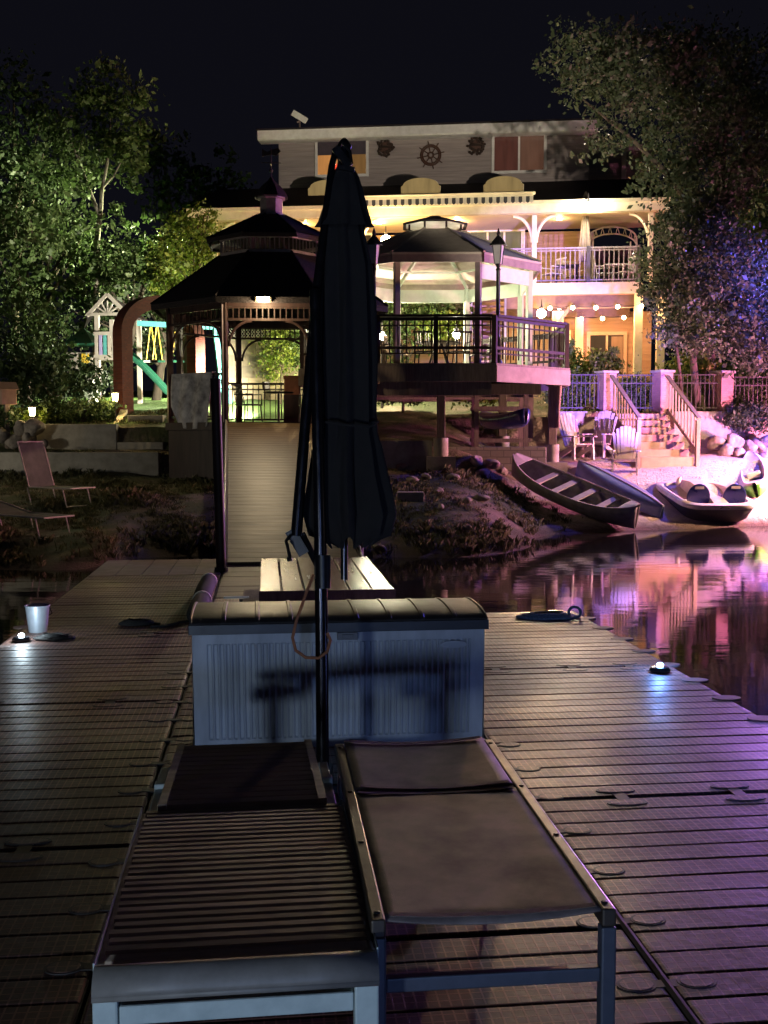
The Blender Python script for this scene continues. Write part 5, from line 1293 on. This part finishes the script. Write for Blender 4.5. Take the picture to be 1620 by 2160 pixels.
# balcony furniture
fl = lambda px, yl: Vector((*HF.wor((hx(px,yl,590),yl,0))[:2], zb1+.002))
c0 = patio_chair('patio_chair', 'pale patio chair nearest the pale gazebo roof on the balcony', 'chair', WHITE, 'chairs on the balcony', w=.56, h=1.0); c0.location = fl(1165,.9); c0.rotation_euler[2] = R(-60)
for px, yl, rz, lb in ((1212,1.5,20,'pale patio chair behind the middle of the balcony table'),(1275,1.0,80,'pale patio chair beside the balcony umbrella'),(1318,.8,-70,'pale patio chair nearest the oak leaves on the balcony')): dup(c0, fl(px,yl), R(rz), lb)
for px, lb in ((1195,'small dark table between the pale chairs on the balcony'),(1297,'pale table under the trellis arch on the balcony')):
    t = thing('patio_table', lb, 'table', fl(px,1.0), HF.rz); m = MB(); m.box(-.4,.4,-.35,.35,.68,.72); m.build('top', IRON if px < 1200 else WHITE, t)
    for a in (-1,1):
        for b_ in (-1,1): m = MB(); m.box(a*.34-.02,a*.34+.02,b_*.3-.02,b_*.3+.02,0,.68); m.build('leg', IRON, t)
t = thing('umbrella', 'closed tan patio umbrella standing on the balcony', 'umbrella', fl(1233,.25), 0)
m = MB(); m.tube([(0,0,0),(0,0,2.9)],.03,8); m.build('pole', GREYWOOD, t)
m = MB(); rows = []
for z, r in ((.75,.22),(1.2,.20),(2.0,.13),(2.5,.09),(2.55,.17),(2.85,.09),(3.0,.03)):
    rows.append([(r*(1-.3*(.5-.5*math.cos(8*a)))*math.cos(a), r*(1-.3*(.5-.5*math.cos(8*a)))*math.sin(a), z) for a in [2*math.pi*j/48 for j in range(49)]])
m.grid(rows); m.build('canopy', M('tan_canvas',(.33,.26,.19),(.25,.2,.15),8,.9), t, smooth=50)
t = thing('trellis_arch', 'pale arched garden trellis on the balcony under the dark porch end', 'trellis', Vector((*HF.wor((hx(1290,1.6,540),1.6,0))[:2], zb1)), HF.rz)
xa3 = .83
m = MB()
for r in (0,.24): m.tube([(-xa3*math.cos(a)*1.0, 0, 1.45+r+.42*math.sin(a)) for a in [math.pi*i/20 for i in range(21)]], .028, 6)
for i in range(1,20):
    a = math.pi*i/20; b_ = math.pi*(i+(1 if i%2 else -1)*.5)/20; m.beam((-xa3*math.cos(a),0,1.45+.42*math.sin(a)),(-xa3*math.cos(b_),0,1.69+.42*math.sin(b_)),.018,.018)
m.build('arch', TW, t, smooth=50)
for s in (-1,1):
    m = MB(); m.box(s*xa3-.03,s*xa3+.03,-.03,.03,0,1.70); m.box(s*(xa3-.2)-.02,s*(xa3-.2)+.02,-.03,.03,0,1.6); m.build('upright', TW, t)
# outside staircase at the left of the lower wall
t = thing('outdoor_staircase', 'open timber staircase rising to the porch behind the pale gazebo', 'stairs', (HF.o.x,HF.o.y,0), HF.rz)
xs0, xs1 = hx(1068,.9,760), hx(1000,.9,640)
xs0, xs1 = hx(1000,1.0,780), hx(1062,1.0,780); zt_ = zb1-.05; nS = 15
ORW = M('stair_wood',(.46,.30,.20),(.36,.24,.16),6,.7)
for i in range(nS):
    f = i/(nS-1); z = zp-.1+(zt_-zp)*f; y = -3.2+3.3*f
    m = MB(); m.box(xs0,xs1,y,y+.30,z,z+.05); m.build('tread', ORW, t)
    m = MB(); m.box(xs0,xs1,y+.26,y+.285,z-.16,z-.002); m.build('riser', ORW, t)
for x in (xs0-.05,xs1+.05):
    m = MB(); m.beam((x,-3.2,zp-.1),(x,.15,zt_),.06,.28); m.build('stringer', WHITE, t)
    m = MB(); m.beam((x,-3.2,zp+.85),(x,.15,zt_+.95),.06,.08); m.build('handrail', WHITE, t)
    for i in range(8): f = (i+.5)/8; m = MB(); z = zp-.1+(zt_-zp+.1)*f; m.box(x-.02,x+.02,-3.2+3.35*f-.02,-3.2+3.35*f+.02,z,z+.95); m.build('baluster', WHITE, t)

# ================================================================ lamps
BULB = EM('warm_bulb', (1,.72,.36), 90)
def hlamp(name, label, p, e, color, r=.09, br=.07, spot=None, aim=None):
    t = thing(name, label, 'lamp', p)
    m = MB(); m.ball((0,0,0), br, 12); m.build('bulb', EM('lamp_glass_'+name+label[:9].replace(' ','_'), color, 140), t, smooth=60)
    m = MB(); m.lathe([(.05,br*.8),(.06,br+.05),(.02,br+.09),(.012,br+.30)],10); m.build('fitting', BLACKMETAL, t, smooth=40)
    lamp(t, (0,-br-.06,0), e, color, r)
    if spot: lamp(t, Vector(aim).normalized()*(br+.05), spot[1], color, r, spot[0], aim, .7)
    return t
hlamp('porch_lamp', 'glaring warm lamp hanging at the porch edge left of the pale gazebo roof', hw(814,507,-.45), 150, (1,.68,.28), .1, .17, (62,1800), (-.02,-1,-.22))
hlamp('porch_lamp', 'glaring warm lamp under the balcony right of the pale gazebo', hw(1142,661,-.7), 50, (1,.58,.28), .1, .15, (60,1500), (-.10,-1,-.17))
hlamp('balcony_bulb', 'white bulb shining beside the closed balcony umbrella', hw(1241,434,-.5), 110, (1,.88,.68), .08, .10, (44,650), (-7.4,-31,-9.2))
for px, lb in ((640,'recessed porch ceiling light left of the closed umbrella'),(800,'recessed porch ceiling light above the left ceiling fan'),(965,'recessed porch ceiling light above the right ceiling fan'),(1180,'recessed porch ceiling light right of the curved post')):
    x = hx(px,.55,460); t = thing('ceiling_light', lb, 'lamp', HF.wor((x,.55,zc0-.045)), HF.rz, 'recessed lights in the porch ceiling')
    m = MB(); m.lathe([(.11,-.02),(.11,.0)],16); m.build('trim', WHITE, t); m = MB(); m.lathe([(.085,-.024),(.085,-.0205)],16); m.build('lens', EM('ceiling_glow',(1,.78,.42),30), t)
    lamp(t, (0,0,-.08), 58 if px < 1100 else 26, (1,.62,.22), .09)
hlamp('porch_lamp', 'small warm lamp behind the lower left house wall corner', hw(1180,650,1.0), 36, (1,.58,.26), .08, .05)
def string(label, pts, e, n0=0):
    t = thing('string_lights', label, 'string lights', (0,0,0))
    W_ = [hw(*p) for p in pts]; cur = []
    for a, b_ in zip(W_, W_[1:]):
        for i in range(6): f = i/6; q = a.lerp(b_,f); q.z += .10-.30*f*(1-f); cur.append(q)
    cur.append(W_[-1]+Vector((0,0,.1))); m = MB(); m.tube(cur, .009, 5); m.build('wire', BLACKMETAL, t)
    for p in W_:
        m = MB(); m.ball(tuple(p), .072, 10); m.build('bulb', EM('string_bulb',(1,.66,.34),22), t, smooth=60)
        m = MB(); m.lathe([(.025,.06),(.025,.12)],8,tuple(p)); m.build('socket', BLACKMETAL, t)
        lamp(t, (p.x,p.y-.11,p.z-.02), e, (1,.44,.17), .05)
string('upper row of glowing bulbs strung under the balcony edge', [(1160,650,-.32),(1208,649,-.32),(1257,649,-.32),(1303,647,-.32),(1353,646,-.32),(1409,647,-.32)], 15)
string('lower row of three glowing bulbs strung under the balcony', [(1226,673,1.2),(1271,672,1.2),(1316,670,1.2)], 44)
# yard lamps
p = D(963,706,27.4); hlamp('table_lantern', 'white glowing lantern seen through the deck railing inside the pale gazebo', p, 55, (1,.93,.72), .1, .10)
m = MB(); m.tube([(0,0,-.95),(0,0,-.1)],.03,8); m.build('pole', BLACKMETAL, bpy.data.objects[[o.name for o in COL.objects if o.name.startswith('table_lantern')][-1]])
def flood(label, p, aim, e, color, spot=120, r=.08):
    t = thing('flood_light', label, 'flood light', p)
    d = Vector(aim).normalized(); q = d.to_track_quat('-Z','Y')
    m = MB(); m.box(-.13,.13,-.10,.10,.0,.08); o = m.build('housing', BLACKMETAL, t, bevel=.01); o.rotation_euler = q.to_euler()
    m = MB(); m.box(-.11,.11,-.08,.08,-.004,-.001); o = m.build('lens', EM('flood_lens_'+label[:6].strip(), color, 25), t); o.rotation_euler = q.to_euler()
    m = MB(); m.tube([(0,0,-.35 if p[1] > 20 else -1.4),(0,0,-.08)],.02,6); m.build('stake', BLACKMETAL, t)
    lamp(t, d*.05, e, color, r, spot, aim, .5); return t
p = onT(560,28.6); flood('warm garden flood light behind the dark gazebo facing the lawn', p+Vector((0,0,.9)), (-.9,.45,-.12), 3300, (1,.95,.74), 115)
p = onT(655,29.2); flood('warm garden flood light behind the dark gazebo facing the stone wall', p+Vector((0,0,.6)), (-.15,.95,.35), 420, (1,.9,.5), 150)
flood('green white flood light on the left porch corner aimed at the trees', hw(470,560,-.6), (-.9,-.25,-.55), 5000, (.93,1,.55), 150)
flood('pink flood light at the right end of the beach', (11.6,24.7,1.75), (-.85,.36,-.03), 3000, (1,.26,.52), 150, .12)
flood('orange pink flood light low at the right end of the beach', (11.0,23.6,2.5), (-.88,.02,-.14), 2000, (1,.56,.36), 150, .15)
flood('blue flood light up on a branch of the right trees', (11.4,27.0,6.2), (-.75,-.15,-.35), 1900, (.13,.10,1.0), 125, .15)
flood('violet flood light on the right bank aimed along the wall', (10.3,26.9,1.9), (-.95,.3,.0), 230, (.30,.16,1.0), 150, .15)
flood('violet flood light on the right bank aimed at the lake', (9.6,24.2,1.5), (-.34,-.93,-.05), 1900, (.60,.22,1.0), 70, .15)
flood('violet flood light on a pile off the right bank aimed at the balcony', (7.3,18.0,.9), (-2.4,17.3,5.0), 14000, (.40,.20,1.0), 22, .12)  # unseen lamp and its stake added to tint the balcony edge violet
flood('dim warm flood light on a pile off the right bank aimed at the top storey', (9.0,3.0,.9), (-7.6,36.5,11.7), 9500, (1,.86,.70), 19, .2)  # unseen lamp added to brighten the top storey wall
flood('pale flood light at the left end of the bank aimed along the walls', (-11.5,20.5,1.7), (.9,.42,.0), 120, (1,.93,.74), 120, .2)  # unseen lamp added to lift the left walls, lounge chairs and towel
p = D(806,712,30.6); hlamp('yard_lamp', 'white globe lamp in the yard beside the edge of the closed umbrella', p, 750, (1,.90,.58), .1, .12)
m = MB(); m.tube([(0,0,-2.4),(0,0,-.12)],.04,8); m.build('pole', BLACKMETAL, bpy.data.objects['yard_lamp'])
# ================================================================ trees and plants
def leaves(name, mat, parent, blobs, n, size, seed, clump=.22, flat=.0):
    rs = np.random.RandomState(seed)
    vol = np.array([b[3]*b[4]*b[5] for b in blobs]); vol = vol/vol.sum()
    C = []
    for b, q in zip(blobs, vol):
        k = max(20, int(n*q)); nc = max(6, k//26)
        d = rs.normal(size=(nc,3)); d /= np.linalg.norm(d,axis=1)[:,None]
        r = rs.uniform(.25,1,nc)**.5*(1+.22*np.sin(5*d[:,0]+seed)*np.cos(4*d[:,2]+seed*.7))
        cc = d*r[:,None]*np.array(b[3:6])+np.array(b[:3])
        sc = min(b[3:6])*clump
        idx = rs.randint(0,nc,k); cs = rs.uniform(.5,1.3,nc)
        C.append(cc[idx]+rs.normal(size=(k,3))*np.array([1,1,.7])*sc*cs[idx][:,None])
    C = np.concatenate(C); k = len(C)
    a = rs.normal(size=(k,3)); a[:,2] -= .35; a /= np.linalg.norm(a,axis=1)[:,None]
    b_ = rs.normal(size=(k,3)); b_ -= a*(a*b_).sum(1)[:,None]; b_ /= np.linalg.norm(b_,axis=1)[:,None]
    s = size*np.clip(rs.lognormal(-.15,.42,k),.35,2.2)[:,None]
    V = np.stack([C-a*s*.5, C+b_*s*.30+a*s*.05, C+a*s*.55, C-b_*s*.30+a*s*.05], 1).reshape(-1,3)
    me = bpy.data.meshes.new(name); me.vertices.add(4*k); me.vertices.foreach_set('co', V.astype(np.float32).ravel())
    me.loops.add(4*k); me.loops.foreach_set('vertex_index', np.arange(4*k,dtype=np.int32))
    me.polygons.add(k); me.polygons.foreach_set('loop_start', np.arange(0,4*k,4,dtype=np.int32))
    me.update(calc_edges=True); me.materials.append(mat)
    o = bpy.data.objects.new(name, me); COL.objects.link(o)
    if parent is not None: o.parent = parent
    return o
def tree(label, base, blobs, n, size, seed, mat=LEAF, bark=DARKBARK, r=.16, name='tree', group='trees around the house', clump=.22, limbs=None, cat='tree'):
    """blobs are world-space ellipsoids"""
    t = thing(name, label, cat, base, group=group); B = Vector(base)
    loc = [(b[0]-B.x,b[1]-B.y,b[2]-B.z,*b[3:6]) for b in blobs]
    leaves('crown' if cat == 'tree' else 'foliage', mat, t, loc, n, size, seed, clump)
    rnd = random.Random(seed); m = MB()
    if limbs:
        for pts, rs_ in limbs: m.tube([Vector(p)-B for p in pts], rs_, 8)
    else:
        top = max(loc, key=lambda b: b[2]+b[5]); H = top[2]+top[5]*.4
        tr = [Vector((0,0,-.2)), Vector((top[0]*.15+rnd.uniform(-.1,.1),top[1]*.15,H*.3)), Vector((top[0]*.5,top[1]*.5,H*.65)), Vector((top[0],top[1],H))]
        m.tube(tr, [r,r*.8,r*.5,r*.15], 8)
        for b in loc:
            for q in range(3):
                s_ = tr[1].lerp(tr[2], rnd.random()); e = Vector((b[0]+rnd.uniform(-.6,.6)*b[3], b[1]+rnd.uniform(-.5,.5)*b[4], b[2]+rnd.uniform(-.2,.6)*b[5]))
                mid = s_.lerp(e,.5)+Vector((0,0,-.1*b[5])); m.tube([s_,mid,e],[r*.4,r*.25,r*.08],6)
    m.build('trunk' if cat == 'tree' else 'stem', bark, t, smooth=60)
    return t
def BL(px, py, Y, rx, ry, rz_=None):
    """ellipsoid at a measured spot, radii given in photo pixels"""
    p = D(px,py,Y); k = Y/F; return (p.x,p.y,p.z, rx*k, (rz_ if rz_ else (rx+ry)/2)*k, ry*k)
# --- left trees
Y = 33.5
b0 = onT(205,Y)
lim = [([b0, D(204,520,Y), D(207,480,Y), D(212,450,Y)],[.12,.10,.085,.08]),
       ([D(210,455,Y), D(192,410,Y), D(172,355,Y), D(150,300,Y), D(140,270,Y)],[.07,.06,.05,.035,.015]),
       ([D(212,455,Y), D(215,400,Y), D(225,350,Y), D(232,290,Y), D(232,200,Y)],[.07,.06,.05,.04,.012]),
       ([D(217,395,Y), D(240,370,Y), D(262,330,Y)],[.04,.03,.01]), ([D(225,350,Y), D(208,320,Y), D(204,270,Y)],[.035,.025,.01]),
       ([D(172,355,Y), D(165,320,Y), D(176,290,Y)],[.03,.02,.01])]
tree('tall pale barked tree with a forked trunk on the left', b0, [BL(232,180,Y,60,62),BL(200,260,Y,85,70),BL(275,250,Y,62,85),BL(140,320,Y,60,60),BL(292,380,Y,36,34),BL(215,330,Y+.5,90,60),BL(160,400,Y,50,40),BL(270,460,Y,50,35)], 5200, .15, 11, LEAF, BARK, limbs=lim)
tree('dark leafy tree at the far left edge behind the forked tree', onT(40,35.5), [BL(30,250,35.5,75,130),BL(20,400,35.5,100,110),BL(100,330,36.5,80,110)], 5200, .17, 12, LEAFD)
tree('broad green tree left of the play tower', onT(60,32.5), [BL(40,560,31.5,95,75),BL(130,490,33.5,90,70),BL(60,470,32,80,70),BL(175,540,35.0,80,50)], 6500, .15, 13, LEAF)
tree('low green tree above the brick arch', onT(270,33.4), [BL(260,560,33.3,80,55),BL(200,600,33.6,70,40),BL(320,545,33.8,60,50)], 5200, .13, 14, LEAF)
tree('bright lime tree beside the left porch corner', onT(400,33.6), [BL(395,520,33.3,62,75),BL(430,480,33.9,34,55),BL(345,560,33.2,50,50),BL(380,600,33.0,70,40)], 7000, .11, 15, LEAFY)
tree('dark tree behind the play set swings', onT(330,34), [BL(330,640,34,70,50),BL(420,640,34.3,60,60),BL(310,720,34.2,60,50),BL(180,660,33.6,70,60)], 4200, .14, 16, LEAFD)
tree('dark tree against the sky left of the house', onT(400,42), [BL(380,420,42,80,70),BL(470,390,43,60,70),BL(340,330,43,60,60)], 2600, .2, 17, LEAFD)
def shrub(label, px, py, Y, rx, ry, n, size, seed, mat=LEAF, base=None, name='shrub', group='shrubs in the garden', extra=()):
    p = D(px,py,Y); zb = base if base is not None else terrain(p.x,Y)
    return tree(label, (p.x,Y,zb), [BL(px,py,Y,rx,ry)]+[BL(*e) for e in extra], n, size, seed, mat, DARKBARK, .05, name, group, .3, cat='shrub')
shrub('olive green shrub at the left edge beside the play tower', 45,690,28.5,75,70,3600,.11,21,LEAF,extra=((95,740,28.2,50,60),))
shrub('big dark leafy shrub behind the planter wall', 110,800,27.2,95,55,4000,.12,22,LEAFD,extra=((205,800,27.4,48,44),(60,800,27.2,60,60)))
shrub('low clipped hedge along the planter wall', 165,865,25.9,92,24,3600,.07,23,LEAF,extra=((110,872,25.8,50,20),(225,858,25.9,34,26)))
shrub('lime green plant round the left path light', 70,880,25.3,38,20,900,.08,24,LEAFY)
shrub('dark shrub under the tan box at the left edge', 12,890,24.9,40,36,1200,.09,25,LEAFD)
shrub('upright pale green conifer in front of the stone garden wall', 590,740,31.2,40,62,3800,.07,26,LEAFY,extra=((590,690,31.2,22,40),))
shrub('green shrub right of the pale green conifer', 640,730,31.5,34,70,2000,.10,27,LEAF)
shrub('leafy green tree shrub seen under the pale gazebo roof', 850,660,33,75,60,5200,.12,28,LEAF,extra=((930,650,33.2,60,55),(820,720,33,50,50)))
shrub('yellow green shrub seen under the pale gazebo roof by the stairs', 940,690,32.4,44,30,2000,.10,29,LEAFY)
shrub('green shrub under the left part of the raised deck', 850,830,29.6,70,24,1400,.09,30,LEAF)
shrub('yellow green shrub behind the deck posts', 1010,830,29.5,70,24,1400,.09,31,LEAFY)
shrub('small conifer shrub below the welcome sign', 1205,755,31.4,20,36,1500,.07,32,LEAF)
shrub('bright yellow green leafy shrub in front of the sliding door', 1277,768,31.6,46,28,1500,.12,33,LEAFY,extra=((1290,748,31.6,18,18),))
shrub('low yellow shrub left of the bright leafy shrub', 1235,785,31.2,38,18,900,.09,34,LEAFY)
shrub('green shrub behind the left iron fence panel', 1200,830,29.6,52,42,2400,.09,35,LEAF)
shrub('dark green shrub behind the iron gate panel', 1340,830,29.8,44,38,1800,.09,36,LEAF)
shrub('yellow flowering shrub behind the right iron fence panel', 1460,790,30.2,58,44,2600,.10,37,LEAFY)
shrub('shrub behind the far right iron fence', 1585,830,29.8,60,50,2600,.10,38,LEAF)
shrub('blue lit dark shrub above the rock pile on the right', 1580,885,28.4,60,28,2400,.08,39,LEAFD,base=1.9)
# --- right trees
Y = 28.2
b0 = Vector(onT(1500,30.3))
lim = [([b0, D(1496,780,30.3), D(1490,650,30), D(1500,520,29.6), D(1520,380,29.2), D(1535,250,29)],[.22,.2,.18,.15,.11,.04]),
       ([D(1490,640,30), D(1440,560,29), D(1400,500,28.6)],[.10,.07,.03]), ([D(1500,500,29.6), D(1420,380,29), D(1340,300,28.6), D(1230,210,28.4)],[.11,.08,.05,.02]),
       ([D(1520,380,29.2), D(1590,300,29), D(1640,200,29)],[.09,.06,.03]), ([D(1490,660,30), D(1560,580,29), D(1610,520,28.5)],[.10,.07,.03])]
tree('great spreading oak overhanging the right end of the house', b0,
     [BL(1500,150,29,120,90),BL(1360,140,28.8,110,80),BL(1240,120,28.7,90,60),BL(1590,280,29,90,110),BL(1450,290,28.8,90,80),BL(1320,250,28.6,70,60),BL(1280,315,28.4,44,36),BL(1500,400,28.6,100,70),BL(1400,360,28.8,60,50),BL(1220,180,28.7,70,40),BL(1340,380,28.3,22,34)],
     21000, .12, 41, LEAFO, DARKBARK, limbs=lim, clump=.26)
tree('dense lower tree lit blue and grey beside the balcony', onT(1470,29.4),
     [BL(1480,480,28.2,70,60),BL(1420,540,28.0,70,70),BL(1530,580,28.0,90,90),BL(1400,620,27.9,55,48),BL(1480,690,27.9,80,60),BL(1590,700,28.0,70,90),BL(1405,690,27.9,36,36),BL(1420,460,28.2,34,50)],
     22000, .10, 42, LEAFO, DARKBARK, limbs=[([onT(1470,29.4), D(1462,760,29), D(1470,650,28.6), D(1500,540,28.4)],[.12,.10,.08,.03]),([onT(1440,29.2), D(1432,770,29), D(1420,680,28.4)],[.05,.045,.02])], clump=.26)
tree('dark tree closing the right edge of the yard', onT(1600,33), [BL(1600,450,32.5,90,120),BL(1560,760,31.5,80,60),BL(1640,620,31,60,120)], 5200, .16, 43, LEAFD)
# --- grass on the bank
def grass():
    rs = np.random.RandomState(5); Vt = []; k = 0
    def tuft(x, y, h, n):
        z = terrain(x,y)-.02
        for _ in range(n):
            a = rs.uniform(0,6.28); l = rs.uniform(.5,1)*h; le = rs.uniform(.15,.7)*l; w = rs.uniform(.003,.007); ox, oy = rs.normal(size=2)*.05
            dx, dy = math.cos(a), math.sin(a); q = (-dy*w, dx*w)
            p = (x+ox,y+oy,z); mdl = (x+ox+dx*le*.35,y+oy+dy*le*.35,z+l*.65); tip = (x+ox+dx*le,y+oy+dy*le,z+l*rs.uniform(.75,1))
            Vt.append([(p[0]-q[0],p[1]-q[1],p[2]),(p[0]+q[0],p[1]+q[1],p[2]),(mdl[0]+q[0]*.7,mdl[1]+q[1]*.7,mdl[2]),tip,(mdl[0]-q[0]*.7,mdl[1]-q[1]*.7,mdl[2])])
    for _ in range(5200):
        x = rs.uniform(-10.5,4.4); y = rs.uniform(15.4,24.2); z = terrain(x,y)
        if z < .02: continue
        d = math.sin(x*1.3+2)*math.cos(y*.9)+.5*math.sin(x*3.1+y*2)
        if x > 2.6 and y > 20 and rs.rand() > max(0,.9-(x-2.6)*.6): continue
        if d < -.5 and rs.rand() < .8: continue
        if abs(x-(-1.2-(y-13.7)*.142)) < .8: h = .12
        else: h = .09+.13*max(0,d+.3)*rs.rand()+(.14 if z < .35 else 0)*rs.rand()
        tuft(x,y,h,14)
    for _ in range(500):
        x = rs.uniform(3.5,9.5); y = rs.uniform(21,28.3)
        if terrain(x,y) < .02 or rs.rand() < .82: continue
        tuft(x,y,.08,4)
    for _ in range(500): tuft(rs.uniform(-9,-4.7), rs.uniform(25.4,26.8), .12, 6)
    V = np.array(Vt,dtype=np.float32).reshape(-1,3); k = len(Vt)
    me = bpy.data.meshes.new('grass'); me.vertices.add(5*k); me.vertices.foreach_set('co', V.ravel())
    me.loops.add(5*k); me.loops.foreach_set('vertex_index', np.arange(5*k,dtype=np.int32)); me.polygons.add(k); me.polygons.foreach_set('loop_start', np.arange(0,5*k,5,dtype=np.int32))
    me.update(calc_edges=True); me.materials.append(GRASSB); o = bpy.data.objects.new('grass', me); COL.objects.link(o)
    tag(o, 'uneven tufts of long grass covering the bank above the water', 'grass', kind='stuff')
grass()
bpy.context.view_layer.update()
